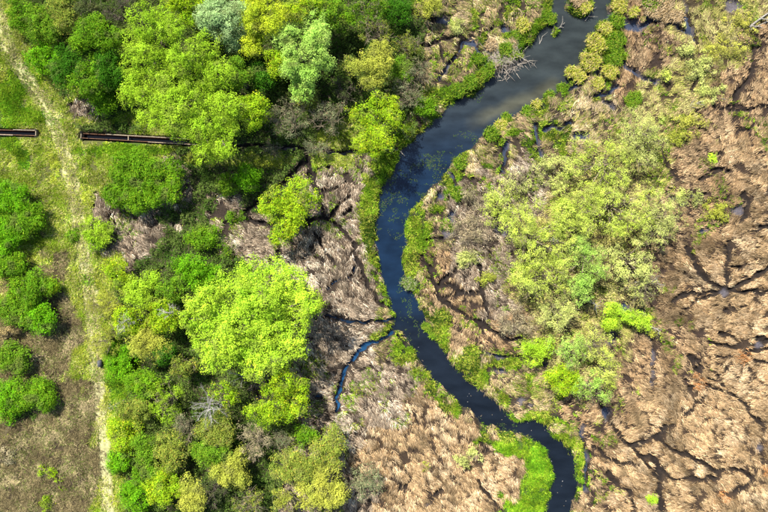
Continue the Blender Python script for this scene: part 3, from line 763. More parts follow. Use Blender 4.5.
tree(306, 16, 14, 13, 8.0, 'fine', 'lime', "lime treetop above the pale green tree", group=G1)
tree(284, 66, 14, 16, 7.0, 'fine', 'lime', "yellowish lime tree at the foot of the golden tree", group=G1)
tree(326, 14, 17, 15, 6.5, 'leafy', 'mid', "mid green tree at the top edge over the pale tree", group=G1)
shrub(343, 23, 12, 11, 5.0, 'leafy', 'green', "round deep green bush right of the pale tree's top", group=G1)
tree(368, 10, 20, 14, 6.0, 'sparse', 'mid', "loose green tree at the top edge near the river wood's corner", group=G1)
tree(376, 34, 18, 15, 5.5, 'twiggy', 'olive', "dim olive thicket above the olive gold tree", group=G1)
tree(374, 68, 20, 22, 7.5, 'fine', 'gold', "olive gold tree by the river side of the wood", group=G1)
shrub(350, 66, 10, 11, 6.0, 'sparse', 'olive', "small olive bush left of the olive gold tree", group=G1)
tree(372, 130, 28, 28, 8.0, 'fine', 'lime', "lime tree standing at the ditch mouth by the river", group=G1,
     lobes=[(360, 116, 12), (378, 110, 14), (392, 122, 12), (370, 132, 14), (384, 142, 12), (362, 146, 10), (374, 152, 9), (390, 108, 10)])
shrub(306, 100, 13, 12, 4.5, 'sparse', 'gold', "rusty olive bush below the pale green tree", group=G1)
tree(290, 118, 24, 18, 5.0, 'twiggy', 'grey', "grey bare thicket below the pale tree, left part", group=G1)
tree(330, 118, 22, 18, 5.0, 'twiggy', 'grey', "grey bare thicket below the pale tree, right part", group=G1)
shrub(344, 92, 16, 14, 4.5, 'twiggy', 'dusk', "dark leafless thicket between pale tree and olive gold tree", group=G1)
shrub(262, 80, 12, 14, 5.0, 'leafy', 'dark', "dark green bush in the gap left of the pale tree", group=G1)
shrub(212, 70, 10, 10, 5.5, 'leafy', 'mid', "shaded green bush under the silvery trees", group=G1)
shrub(398, 12, 16, 14, 4.0, 'fine', 'dark', "dark green bush at the top edge beside the marsh", group=G1)
shrub(428, 6, 13, 11, 3.6, 'fine', 'gold', "light olive bush at the top edge of the marsh", group=G1)
shrub(408, 46, 13, 14, 3.5, 'twiggy', 'olive', "grey olive bush at the marsh edge, upper one of three", group=G1)
shrub(418, 72, 17, 16, 3.6, 'twiggy', 'grey', "grey bush at the marsh edge, middle one of three", group=G1)
shrub(408, 96, 18, 17, 3.8, 'twiggy', 'grey', "grey bush at the marsh edge, lowest of three", group=G1)
shrub(401, 70, 10, 15, 3.5, 'fine', 'mid', "green bush between olive gold tree and grey bushes", group=G1)
shrub(424, 106, 13, 11, 2.2, 'fine', 'green', "green bush overhanging the west bank of the upper river", group=G1)
shrub(459, 23, 9, 9, 1.8, 'feather', 'feathp', "small pale green bush alone in the upper marsh", group="bushes in the upper marsh")
shrub(272, 150, 15, 8, 2.4, 'twiggy', 'grey', "low grey bush leaning over the ditch beyond the willow", group=G1)
shrub(318, 148, 17, 9, 2.6, 'twiggy', 'grey', "pale grey bare bush over the ditch by the dark channel", group=G1)
# --- meadow west of the track
G2 = "bushes along the photo's left edge"
shrub(10, 200, 22, 16, 3.2, 'dome', 'vivid', "bright green bush below the left ditch, topmost at left edge", group=G2)
shrub(24, 222, 20, 17, 3.0, 'dome', 'green', "green bush bulging towards the track at the left edge", group=G2)
shrub(4, 238, 18, 18, 3.2, 'dome', 'vivid', "bright green bush cut by the left edge above the tan bush", group=G2)
shrub(8, 264, 18, 14, 3.0, 'dome', 'green', "green bush at left edge just above the upper tan bush", group=G2)
shrub(4, 285, 11, 9, 2.6, 'sparse', 'tan', "upper tan blossoming bush at the left edge", group=G2)
shrub(30, 290, 22, 18, 3.6, 'dome', 'green', "large green bush right of the upper tan bush", group=G2)
shrub(40, 318, 17, 14, 3.2, 'dome', 'vivid', "green bush with bright tip reaching into the brown meadow", group=G2)
shrub(15, 312, 19, 14, 3.2, 'dome', 'mid', "shaded green bush between the two tan bushes", group=G2)
shrub(51, 286, 9, 8, 2.2, 'dome', 'lime', "small lime bush at the meadow side of the large green bush", group=G2)
shrub(6, 336, 14, 12, 2.6, 'sparse', 'tan', "lower tan blossoming bush at the left edge", group=G2)
shrub(12, 358, 20, 15, 3.0, 'dome', 'mid', "dark green bush below the lower tan bush", group=G2)
shrub(30, 396, 24, 16, 2.8, 'dome', 'green', "wide green bush over the dark brown meadow corner", group=G2)
shrub(6, 400, 16, 18, 2.8, 'dome', 'vivid', "lowest bright green bush at the left edge", group=G2)
shrub(7, 424, 9, 9, 1.8, 'sparse', 'gold', "small golden bush under the lowest bright green bush", group=G2)
shrub(4, 456, 8, 9, 1.5, 'sparse', 'straw', "straw coloured dry bush at the left edge of the meadow", group=G2)
shrub(46, 473, 10, 7, 1.2, 'sparse', 'lime', "upper of two small lime bushes in the brown meadow", group="small bushes in the brown meadow")
shrub(57, 484, 6, 4, 0.9, 'sparse', 'lime', "tiny lime sprig beside the upper small lime bush", group="small bushes in the brown meadow")
shrub(47, 504, 11, 6, 1.2, 'sparse', 'lime', "lower of two small lime bushes in the brown meadow", group="small bushes in the brown meadow")
shrub(67, 297, 5, 5, 0.8, 'sparse', 'sedgey', "tiny yellow bush beside the track's middle stretch", group="small bushes in the brown meadow")
shrub(72, 236, 6, 6, 0.8, 'dome', 'green', "tiny green bush between the ruts and the lime bush", group="small bushes in the brown meadow")
shrub(87, 280, 5, 4, 0.6, 'dome', 'green', "tiny green clump in the middle of the track", group="small bushes in the brown meadow")
# --- clearing between ditch and great tree
G3 = "bushes in the clearing south of the ditch"
shrub(144, 183, 43, 29, 4.2, 'dome', 'green', "big rounded vivid green bush south of the ditch", group=G3)
shrub(96, 235, 16, 15, 2.6, 'fine', 'limeb', "round lime bush right beside the track", group=G3)
shrub(248, 180, 13, 14, 3.2, 'leafy', 'vivid', "vivid green bush under the willow's lowest bough", group=G3)
shrub(204, 238, 15, 13, 2.6, 'leafy', 'green', "small green bush above the shaded clearing's middle", group=G3)
shrub(196, 275, 23, 17, 3.6, 'leafy', 'vivid', "vivid green bush touching the great lime tree's upper left", group=G3)
shrub(226, 186, 12, 9, 2.2, 'leafy', 'mid', "low shaded green bush left of the vivid bush under the willow", group=G3)
tree(288, 210, 30, 34, 6.0, 'leafy', 'lime', "lime tree with heart shaped crown beside the forked dark channel", group=G3,
     lobes=[(270, 202, 11), (283, 196, 11), (298, 186, 10), (308, 190, 10), (312, 200, 9), (296, 204, 12), (278, 214, 11), (290, 218, 11), (300, 216, 9), (284, 230, 10), (276, 238, 7), (292, 230, 8), (266, 210, 7)])
shrub(225, 252, 12, 8, 1.6, 'sparse', 'mid', "low green bush in straw left of the heart shaped tree", group=G3)
shrub(236, 215, 12, 7, 1.2, 'sparse', 'mid', "low green clump at the dark channel's western end", group=G3)
# --- thicket east of the track
G4 = "thicket between track and great lime tree"
tree(121, 275, 16, 14, 4.0, 'fine', 'lime', "topmost lime tree of the thicket by the track", group=G4)
tree(142, 292, 20, 17, 5.0, 'fine', 'limeb', "light lime tree second from the top of the trackside thicket", group=G4)
tree(106, 308, 17, 20, 4.0, 'feather', 'gold', "pale olive feathery bush overhanging the track, upper one", group=G4)
tree(105, 340, 17, 18, 4.0, 'feather', 'gold', "yellow olive feathery bush overhanging the track, lower one", group=G4)
tree(132, 320, 17, 15, 5.0, 'fine', 'lime', "lime tree beside the white dead tree in the thicket", group=G4)
tree(148, 345, 20, 16, 5.0, 'fine', 'gold', "golden olive tree in the thicket's middle", group=G4)
tree(165, 315, 14, 17, 5.5, 'fine', 'lime', "lime tree close to the great tree's left bough", group=G4)
tree(172, 292, 14, 13, 4.5, 'leafy', 'mid', "shaded green tree between thicket and vivid bush", group=G4)
tree(186, 365, 14, 15, 4.5, 'sparse', 'olive', "olive tree under the great tree's lower left", group=G4)
tree(165, 352, 13, 13, 4.5, 'leafy', 'dark', "dark tree in the hollow left of the great tree", group=G4)
shrub(120, 366, 14, 20, 2.6, 'leafy', 'vivid', "vivid green hedge like bush beside the grey block", group=G4)
tree(140, 385, 16, 16, 4.0, 'leafy', 'green', "green tree east of the vivid trackside bush", group=G4)
tree(167, 400, 16, 24, 5.0, 'feather', 'limeb', "feathery bright lime tree in the lower thicket", group=G4)
tree(135, 408, 18, 12, 4.0, 'fine', 'olive', "olive tree with pale twigs left of the feathery lime tree", group=G4)
tree(124, 432, 17, 15, 3.6, 'leafy', 'lime', "rounded lime bush on the track's lower stretch", group=G4)
shrub(118, 462, 11, 13, 2.6, 'leafy', 'vivid', "green bush edging the sandy lower track", group=G4)
tree(146, 448, 14, 16, 4.5, 'leafy', 'mid', "shaded green tree behind the rounded lime trackside bush", group=G4)
tree(136, 497, 16, 15, 3.5, 'leafy', 'vivid', "bright green bush at the bottom edge by the track", group=G4)
tree(164, 488, 19, 17, 5.0, 'fine', 'lime', "lime tree at the bottom edge left of the olive wood", group=G4)
tree(172, 452, 17, 18, 5.0, 'fine', 'olive', "olive tree below the feathery lime tree", group=G4)
tree(194, 494, 14, 18, 5.0, 'fine', 'gold', "golden lime tree at the bottom edge of the olive wood", group=G4)
tree(146, 470, 12, 12, 4.0, 'leafy', 'green', "deep green bush between lower track and olive wood", group=G4)
tree(188, 425, 14, 16, 4.5, 'twiggy', 'grey', "grey twiggy tree left of the small yellow lime tree", group=G4)
# --- the great lime tree
tree(255, 325, 70, 65, 10.5, 'leafy', 'lemon', "great bright lime tree with the largest crown in the photo", name='lime_tree',
     lobes=[(250, 275, 17), (272, 276, 18), (292, 282, 17), (228, 286, 15), (212, 298, 15), (198, 306, 13), (240, 300, 20), (265, 300, 22), (288, 304, 19), (308, 300, 14), (316, 306, 10), (220, 318, 18), (204, 328, 14), (192, 318, 9), (244, 326, 22), (270, 328, 22), (294, 324, 16), (226, 346, 19), (250, 352, 19), (276, 352, 18), (298, 344, 12), (216, 358, 11), (256, 366, 13), (206, 345, 10)])
tree(280, 398, 27, 26, 7.5, 'leafy', 'lime', "lower lime tree standing under the great tree's right side", name='lime_tree',
     lobes=[(284, 380, 13), (298, 386, 12), (272, 388, 12), (290, 400, 13), (274, 406, 12), (264, 418, 11), (255, 408, 8), (300, 404, 10), (284, 416, 9)])
# --- olive wood at the bottom
G5 = "olive wood at the photo's bottom edge"
tree(226, 396, 15, 12, 5.0, 'sparse', 'lime', "small yellow lime tree between white dead tree and lower lime tree", group=G5)
tree(216, 430, 18, 17, 5.0, 'fine', 'olive', "olive green tree below the white dead tree", group=G5)
tree(212, 452, 16, 14, 5.0, 'fine', 'mid', "green tree at the left side of the olive wood", group=G5)
tree(234, 468, 19, 17, 5.0, 'fine', 'gold', "golden olive tree left of the brown bare tree", group=G5)
tree(256, 440, 18, 18, 4.6, 'twiggy', 'straw', "brownish bare tree in the olive wood", group=G5)
tree(296, 466, 22, 18, 5.4, 'fine', 'olive', "broad olive tree in the middle of the olive wood", group=G5)
tree(327, 450, 20, 18, 5.0, 'fine', 'olive', "olive tree nearest the blue creek's end", group=G5)
tree(322, 486, 25, 22, 5.4, 'fine', 'gold', "broad golden olive tree at the bottom edge left of the pale bush", group=G5)
tree(286, 498, 17, 14, 5.0, 'sparse', 'gold', "pale golden tree at the bottom edge of the olive wood's middle", group=G5)
tree(252, 500, 20, 14, 4.8, 'twiggy', 'olive', "brown olive thicket at the bottom edge of the wood", group=G5)
shrub(306, 436, 11, 10, 3.0, 'leafy', 'green', "small deep green bush under the lower lime tree", group=G5)
shrub(280, 440, 15, 11, 3.0, 'twiggy', 'grey', "grey thicket right of the brown bare tree", group=G5)
shrub(362, 484, 19, 17, 3.0, 'sparse', 'grey', "pale grey green round bush alone at the marsh bottom", group=G5)
tree(214, 490, 14, 16, 4.4, 'twiggy', 'dusk', "dark bare thicket between golden lime and golden olive trees", group=G5)
# --- feathery trees on the east marsh
G6 = "feathery willows on the east marsh"
tree(536, 238, 40, 42, 6.5, 'feather', 'fresh', "broad yellow green feathery willow in the middle of the east marsh", name='willow_tree', group=G6)
tree(500, 206, 24, 20, 4.0, 'feather', 'fresh', "feathery willow nearest the river bend", name='willow_tree', group=G6)
tree(604, 164, 34, 32, 5.5, 'feather', 'fresh', "pale feathery willow above the willow group's middle", name='willow_tree', group=G6)
tree(640, 140, 26, 30, 5.0, 'feather', 'feathp', "pale feathery willow at the willow group's upper right", name='willow_tree', group=G6)
tree(616, 206, 38, 30, 6.0, 'feather', 'fresh', "wide feathery willow right of the broad one", name='willow_tree', group=G6)
tree(656, 220, 26, 32, 5.0, 'feather', 'feathp', "thin willow at the group's edge facing the open reed", name='willow_tree', group=G6)
tree(580, 212, 26, 30, 5.5, 'feather', 'fresh', "feathery willow between the broad and the wide one", name='willow_tree', group=G6)
tree(540, 276, 32, 25, 6.0, 'feather', 'fresh', "dense lemon green willow below the broad feathery one", name='willow_tree', group=G6)
tree(584, 262, 24, 24, 5.5, 'feather', 'pale', "pale green willow left of the thin pale trunks", name='willow_tree', group=G6)
tree(630, 262, 28, 20, 4.6, 'sparse', 'feathp', "thin pale willow below the wide one", name='willow_tree', group=G6)
tree(640, 288, 22, 16, 3.6, 'twiggy', 'feathp', "straw pale thin tree over the open brown reed", name='willow_tree', group=G6)
tree(556, 312, 23, 20, 4.2, 'feather', 'feathp', "spiky pale yellow bush above the round lime bush", name='willow_tree', group=G6)
tree(580, 288, 13, 14, 5.0, 'fine', 'pale', "mint green small tree at the willow group's lower middle", name='willow_tree', group=G6)
shrub(516, 323, 19, 19, 2.2, 'twiggy', 'straw', "round straw coloured dry bush left of the spiky bush", group="bushes on the east marsh")
shrub(538, 352, 14, 14, 2.8, 'fine', 'limeb', "round lime bush at the lower left of the willow group", group="bushes on the east marsh")
tree(570, 352, 20, 18, 4.4, 'feather', 'pale', "green feathery tree right of the round lime bush", name='willow_tree', group=G6)
tree(562, 380, 18, 15, 4.0, 'fine', 'lime', "lime tree at the willow group's lowest left corner", name='willow_tree', group=G6)
tree(592, 388, 24, 17, 4.2, 'feather', 'pale', "pale green tree at the willow group's lowest tip", name='willow_tree', group=G6)
tree(596, 345, 22, 18, 4.2, 'twiggy', 'feather', "loose yellow olive tree below the two lime dots", name='willow_tree', group=G6)
tree(606, 370, 16, 16, 4.0, 'feather', 'feather', "loose yellow green tree above the lowest tip", name='willow_tree', group=G6)
shrub(612, 308, 9, 9, 3.2, 'fine', 'lemon', "upper lime dot of a bush among thin trunks", group="bushes on the east marsh")
shrub(610, 323, 9, 8, 2.8, 'fine', 'limeb', "lower lime dot of a bush among thin trunks", group="bushes on the east marsh")
shrub(628, 317, 9, 7, 2.6, 'fine', 'lemon', "middle lime bush in the row at the willow group's edge", group="bushes on the east marsh")
shrub(643, 322, 10, 9, 2.6, 'fine', 'lemon', "right lime bush in the row at the willow group's edge", group="bushes on the east marsh")
shrub(657, 336, 6, 5, 1.4, 'sparse', 'gold', "tiny golden bush beyond the row of lime bushes", group="bushes on the east marsh")
shrub(468, 232, 22, 22, 2.4, 'twiggy', 'straw', "straw pale dry thicket right of the green river spit", group="bushes on the east marsh")
shrub(476, 200, 16, 14, 2.0, 'twiggy', 'straw', "straw pale bush above the nearest river willow", group="bushes on the east marsh")
shrub(520, 180, 18, 14, 2.4, 'twiggy', 'feathp', "pale loose bush above the broad feathery willow", group="bushes on the east marsh")
shrub(553, 172, 18, 18, 2.8, 'sparse', 'feathp', "pale green loose bush between wet channel and feathery willow", group="bushes on the east marsh")
shrub(466, 258, 12, 9, 1.6, 'sparse', 'feathp', "small pale green bush above the looping channel", group="bushes on the east marsh")
shrub(486, 278, 10, 9, 1.4, 'sparse', 'gold', "small olive bush inside the looping channel", group="bushes on the east marsh")
shrub(688, 50, 9, 8, 1.4, 'sparse', 'feathp', "pale lime bush below the dark blue upper channel", group="bushes on the east marsh")
shrub(666, 78, 9, 8, 1.4, 'sparse', 'feather', "lime bush right of the lilac channel", group="bushes on the east marsh")
shrub(726, 44, 26, 16, 1.4, 'feather', 'sedgey', "wide yellow low thicket beneath the fallen trunks", group="bushes on the east marsh")
shrub(704, 66, 22, 16, 1.4, 'feather', 'feathp', "pale yellow low thicket left of the dark crack", group="bushes on the east marsh")
shrub(712, 92, 18, 14, 1.2, 'sparse', 'feathp', "pale straw thicket over the dead twig line", group="bushes on the east marsh")
shrub(738, 20, 24, 10, 1.4, 'sparse', 'sedgey', "yellow lime low thicket at the top right corner", group="bushes on the east marsh")
shrub(692, 122, 20, 10, 1.4, 'sparse', 'sedgey', "yellow low thicket between willow group and open reed", group="bushes on the east marsh")
shrub(676, 138, 14, 9, 1.4, 'sparse', 'gold', "golden low thicket beside the upper right willow", group="bushes on the east marsh")
shrub(690, 198, 14, 10, 1.6, 'sparse', 'feathp', "pale green low bush left of the muddy ring", group="bushes on the east marsh")
shrub(718, 212, 15, 10, 1.4, 'sparse', 'gold', "olive low bush beside the muddy ring", group="bushes on the east marsh")
shrub(714, 158, 5, 4, 0.7, 'fine', 'lemon', "tiny lime bush above the muddy ring", group="bushes on the east marsh")
shrub(652, 499, 5, 5, 0.8, 'fine', 'lemon', "tiny lime bush near the bottom channel junction", group="bushes on the east marsh")
shrub(467, 458, 13, 12, 1.4, 'sparse', 'feathp', "pale lime bush in the reed left of the green sedge bend", group="bushes on the west marsh")
shrub(424, 466, 5, 7, 0.9, 'sparse', 'gold', "tiny golden bush in the reed at bottom middle", group="bushes on the west marsh")


for a, k, parts, cat in exec_plants:
    nm = k.pop('name', cat if cat == 'shrub' else 'broadleaf_tree')
    px, py, rx, ry, h, kind, cn, label = a
    plant(nm, px, py, rx, ry, h, kind, cn, label, k.pop('cat', cat), parts=parts, **k)

# ------------------------------------------------------------------ low leafy cover of the woods (nobody could count it)
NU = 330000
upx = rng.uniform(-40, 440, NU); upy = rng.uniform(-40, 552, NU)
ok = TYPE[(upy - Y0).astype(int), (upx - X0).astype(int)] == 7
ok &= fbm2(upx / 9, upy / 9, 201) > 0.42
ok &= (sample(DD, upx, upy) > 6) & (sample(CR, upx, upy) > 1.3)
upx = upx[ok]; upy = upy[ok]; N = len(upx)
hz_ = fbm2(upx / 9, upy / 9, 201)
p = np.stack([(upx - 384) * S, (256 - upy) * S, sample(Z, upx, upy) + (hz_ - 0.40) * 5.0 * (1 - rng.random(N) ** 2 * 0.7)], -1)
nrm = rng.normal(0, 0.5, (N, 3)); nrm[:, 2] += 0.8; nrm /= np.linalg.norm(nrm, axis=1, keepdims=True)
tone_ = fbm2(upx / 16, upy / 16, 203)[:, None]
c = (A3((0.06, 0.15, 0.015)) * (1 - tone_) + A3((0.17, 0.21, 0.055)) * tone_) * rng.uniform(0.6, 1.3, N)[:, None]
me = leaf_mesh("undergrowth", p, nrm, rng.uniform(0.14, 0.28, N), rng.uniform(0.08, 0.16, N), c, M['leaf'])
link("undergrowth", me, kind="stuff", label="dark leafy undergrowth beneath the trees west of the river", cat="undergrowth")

# ------------------------------------------------------------------ sedge tussocks on the upper east bank
def tussock(px, py, r, h, cols, label, group):
    x, y = P(px, py, 0); R_ = r * S
    zg = float(sample(Z, np.array([float(px)]), np.array([float(py)]))[0])
    zg = max(zg, WATER - 0.05)
    n_ = int(90 + 620 * R_)
    a = rng.uniform(0, 6.283, n_); rad = np.sqrt(rng.random(n_)) * R_ * (0.55 + 0.7 * vn2(np.cos(a) * 1.7 + px, np.sin(a) * 1.7 + py, 11))
    bx, by = np.cos(a) * rad, np.sin(a) * rad
    a2 = a * 0.3 + rng.normal(0, 1.6, n_)
    out = rng.uniform(0.10, 0.42, n_); up = h * rng.uniform(0.5, 1.1, n_)
    w_ = rng.uniform(0.016, 0.032, n_)
    V = np.empty((n_, 5, 3), np.float32)
    qx, qy = -np.sin(a2) * w_, np.cos(a2) * w_
    mx_, my_, mz_ = bx + np.cos(a2) * out * 0.45, by + np.sin(a2) * out * 0.45, up
    ex, ey, ez = bx + np.cos(a2) * out * 1.2, by + np.sin(a2) * out * 1.2, up * rng.uniform(0.45, 0.95, n_)
    z_ = np.full(n_, -0.1)
    V[:, 0] = np.stack([bx + qx, by + qy, z_], -1); V[:, 1] = np.stack([bx - qx, by - qy, z_], -1)
    V[:, 2] = np.stack([mx_ - qx, my_ - qy, mz_], -1); V[:, 3] = np.stack([mx_ + qx, my_ + qy, mz_], -1)
    V[:, 4] = np.stack([ex, ey, ez], -1)
    b5 = (np.arange(n_) * 5)[:, None]
    F = np.concatenate([b5 + A3([[0, 1, 2]]), b5 + A3([[0, 2, 3]]), b5 + A3([[3, 2, 4]])])
    cc = A3(cols)[rng.integers(0, len(cols), n_)] * rng.uniform(0.5, 1.25, n_)[:, None]
    me = make_mesh("sedge_tussock", V.reshape(-1, 3), F, M['blade'], np.repeat(cc, 5, axis=0).clip(0, 0.85))
    link("sedge_tussock", me, label=label, cat="tussock", group=group, loc=(x, y, zg))
YEL = [(0.62, 0.56, 0.11), (0.50, 0.52, 0.07), (0.64, 0.54, 0.24), (0.34, 0.44, 0.04)]
GRN = [(0.14, 0.30, 0.02), (0.22, 0.37, 0.02), (0.08, 0.18, 0.02), (0.32, 0.38, 0.05)]
PAL_FAN = [(0.30, 0.32, 0.16), (0.44, 0.42, 0.28), (0.16, 0.25, 0.05), (0.10, 0.20, 0.03), (0.20, 0.30, 0.04)]
STR = [(0.55, 0.42, 0.24), (0.44, 0.32, 0.16), (0.60, 0.48, 0.30)]
GT = "sedge tussocks on the upper river's banks"
for (x, y, r, h, cc, lb) in [
    (618, 8, 8, 0.9, YEL, "topmost yellow sedge tussock on the upper east bank"),
    (632, 14, 5, 0.7, YEL, "small yellow tussock right of the topmost one, in wet mud"),
    (604, 31, 7, 0.8, YEL, "yellow tussock on the bank above the big bank tussock"),
    (594, 46, 10, 1.0, YEL, "big yellow tussock on the east bank facing the islet"),
    (587, 64, 11, 1.0, YEL, "widest yellow tussock jutting out into the upper river"),
    (608, 74, 8, 0.8, YEL, "yellow tussock inland of the widest river tussock"),
    (579, 78, 6, 0.7, YEL, "small yellow tussock below the widest river tussock"),
    (597, 84, 7, 0.6, YEL, "yellow straw tussock between two wet channels"),
    (616, 22, 8, 0.8, GRN, "deep green tussock between the upper yellow tussocks"),
    (613, 44, 10, 0.8, GRN, "large deep green tussock behind the big yellow bank tussock"),
    (614, 60, 9, 0.8, GRN, "deep green tussock behind the widest river tussock"),
    (649, 3, 11, 0.9, GRN, "wide green tussock at the top edge east of the river"),
    (632, 100, 9, 0.6, GRN, "green tussock below the lilac wet channel"),
    (657, 11, 14, 0.8, STR, "long straw mound at the top edge beside the green tussock"),
    (674, 18, 8, 0.7, STR, "straw mound between two dark blue channels"),
    (571, 73, 6, 0.7, YEL, "tussock standing alone in the water off the east bank"),
    (562, 88, 6, 0.6, GRN, "green tussock at the sand streak's upper end"),
    (549, 96, 6, 0.6, GRN, "green tussock second along the sand streak"),
    (536, 105, 5, 0.6, YEL, "yellow green tussock third along the sand streak"),
    (526, 112, 5, 0.5, GRN, "green tussock fourth along the sand streak"),
    (506, 118, 6, 0.6, GRN, "green tussock at the sand streak's lower end"),
    (500, 126, 6, 0.6, YEL, "yellow tussock just below the sand streak"),
    (459, 165, 6, 0.7, GRN, "dark green tussock on the bank of the shallow weedy bay"),
    (490, 136, 8, 0.8, GRN, "bright green tussock on the point between bay and river"),
    (456, 194, 7, 0.7, GRN, "green tussock at the bay's inner corner"),
    (578, 1, 8, 0.7, STR, "straw tussock on the islet at the top edge"),
    (584, 9, 6, 0.6, YEL, "yellow tussock on the islet at the top edge"),
    (550, 20, 6, 0.7, GRN, "bright green tussock on the west bank beside the drowned branches"),
    (521, 27, 8, 0.8, YEL, "yellow green tussock on the west bank's upper point"),
    (478, 60, 7, 0.8, GRN, "green tussock at the west bank's wet inlet, upper"),
    (486, 74, 7, 0.8, GRN, "green tussock at the west bank's wet inlet, lower"),
    (505, 50, 7, 0.7, GRN, "green tussock at the base of the grey reed spit"),
    (516, 36, 6, 0.6, GRN, "green tussock just above the grey reed spit"),
    (470, 84, 8, 0.8, GRN, "bright green tussock along the west bank below the inlet"),
    (458, 92, 8, 0.8, GRN, "bright green tussock on the west bank's middle"),
    (489, 47, 6, 0.7, STR, "pale straw tussock in the wet upper west marsh"),
    (427, 327, 5, 0.6, GRN, "round green cushion in the channel mouth, upper"),
    (433, 335, 5, 0.6, GRN, "round green cushion in the channel mouth, lower"),
    (409, 284, 9, 0.5, PAL_FAN, "pale grey green sedge fan on the spit in the river's middle bend"),
]:
    tussock(x, y, r, h, cc, lb, GT)

# ------------------------------------------------------------------ bare trees, drowned branches and fallen trunks
def dead_tree(name, px, py, h, spread, label, cat, lean=(0, 0), material='palebark', seed=1, n_limbs=16, group=None):
    rr = random.Random(seed)
    x, y = P(px, py, h * 0.6)
    zg = float(sample(Z, np.array([x / S + 384]), np.array([256 - y / S]))[0])
    root = link(name, None, label=label, cat=cat, group=group, loc=(x, y, zg))
    T = Tubes(); B = Tubes()
    tip = Vector((lean[0], lean[1], h)); r0 = 0.05 + 0.016 * h
    T.add([(0, 0, -0.3), tip * 0.3, tip * 0.65 + Vector((0.1, 0.05, 0)), tip], [r0, r0 * 0.8, r0 * 0.5, 0.02], 7)
    def grow(p, d, ln, r, depth):
        q = p + d * ln * 0.5 + Vector((rr.uniform(-1, 1), rr.uniform(-1, 1), rr.uniform(-1, 1))) * ln * 0.10
        e = p + d * ln
        B.add([p, q, e], [r, r * 0.7, r * 0.35], 4)
        if depth:
            for _ in range(4):
                dd = (d + Vector((rr.uniform(-1, 1), rr.uniform(-1, 1), rr.uniform(-0.6, 0.6))) * 0.75).normalized()
                grow(p.lerp(e, rr.uniform(0.4, 1)), dd, ln * rr.uniform(0.4, 0.65), r * 0.5, depth - 1)
    for i in range(n_limbs):
        f = 0.35 + 0.63 * (i + 0.5) / n_limbs
        a = i * 2.4 + rr.uniform(-0.9, 0.9); el = rr.uniform(0.3, 1.1)
        d = Vector((math.cos(a) * math.cos(el) + lean[0] * 0.25, math.sin(a) * math.cos(el) + lean[1] * 0.25, math.sin(el))).normalized()
        grow(tip * f + Vector((0.1, 0.05, 0)) * (1 - abs(f - 0.65) / 0.65), d, spread * rr.uniform(0.35, 1.15) * (1.15 - 0.5 * f), r0 * rr.uniform(0.18, 0.34), 2)
    link("trunk", T.mesh("trunk", M[material]), root)
    link("limbs", B.mesh("limbs", M[material]), root)
GD = "bare dead trees"
dead_tree("dead_tree", 124, 325, 6.0, 1.5, "white bare dead tree in the trackside thicket", "dead tree", (0.9, 0.7), seed=3, group=GD)
dead_tree("dead_tree", 178, 318, 6.4, 1.3, "white bare dead tree left of the great lime tree", "dead tree", (-0.6, 0.8), seed=4, group=GD)
dead_tree("dead_tree", 205, 402, 6.0, 2.2, "grey white bare dead tree above the olive wood", "dead tree", (0.9, -0.6), seed=5, n_limbs=26, group=GD)
dead_tree("dead_tree", 240, 380, 5.0, 1.4, "thin pale dead tree in the great tree's lower shade", "dead tree", (0.4, 0.6), seed=6, n_limbs=5, group=GD)
dead_tree("dead_tree", 118, 404, 3.5, 0.9, "small pale dead tree beside the lower track", "dead tree", (0.1, 0.1), seed=9, n_limbs=6, group=GD)
dead_tree("dead_tree", 640, 283, 3.4, 1.5, "thin pale leafless tree leaning over the open reed", "dead tree", (1.6, 0.2), seed=10, n_limbs=7, group=GD)
dead_tree("dead_tree", 652, 326, 2.6, 0.8, "forked white dead stem beside the right lime bush", "dead tree", (0.5, -0.6), seed=11, n_limbs=4, group=GD)
dead_tree("dead_tree", 600, 312, 3.6, 0.7, "slim white leaning stem left of the lime dots", "dead tree", (-1.2, 1.2), seed=12, n_limbs=3, group=GD)

def branch(name, pts, r, label, cat, twigs=4, z=WATER, seed=1, group=None):
    rr = random.Random(seed)
    W_ = []
    for i, (px, py, dz) in enumerate(pts):
        x, y = P(px, py, 0); W_.append(Vector((x, y, z + dz)))
    base = W_[0].copy(); W_ = [w - base for w in W_]
    T = Tubes()
    T.add(W_, [r * (1 - 0.7 * i / (len(W_) - 1)) for i in range(len(W_))], 6)
    root = link(name, None, label=label, cat=cat, group=group, loc=base)
    link("stem", T.mesh("stem", M['driftwood']), root)
    B = Tubes()
    for i in range(twigs):
        j = rr.randrange(len(W_) - 1); p = W_[j].lerp(W_[j + 1], rr.random())
        d = (W_[j + 1] - W_[j]).normalized(); a = rr.choice((-1, 1)) * rr.uniform(0.5, 1.2)
        e = Vector((d.x * math.cos(a) - d.y * math.sin(a), d.x * math.sin(a) + d.y * math.cos(a), rr.uniform(0.0, 0.5))) * rr.uniform(0.5, 1.2)
        B.add([p, p + e * 0.55 + Vector((0, 0, 0.05)), p + e], [r * 0.5, r * 0.35, 0.012], 5)
    link("twig", B.mesh("twig", M['driftwood']), root)
GB = "dead wood in and beside the upper river"
branch("drowned_branch", [(552, 33, 0.0), (557, 29, 0.15), (561, 26, 0.3), (565, 22, 0.25)], 0.09, "forked pale drowned branch off the west bank's upper point", "branch", 5, seed=21, group=GB)
branch("drowned_branch", [(540, 43, 0.0), (542, 39, 0.12), (543, 35, 0.1)], 0.06, "short curved drowned branch below the forked one", "branch", 2, seed=22, group=GB)
branch("drowned_branch", [(522, 57, 0.0), (527, 60, 0.12), (534, 63, 0.1)], 0.06, "pale branch floating at the grey reed spit's tip", "branch", 3, seed=23, group=GB)
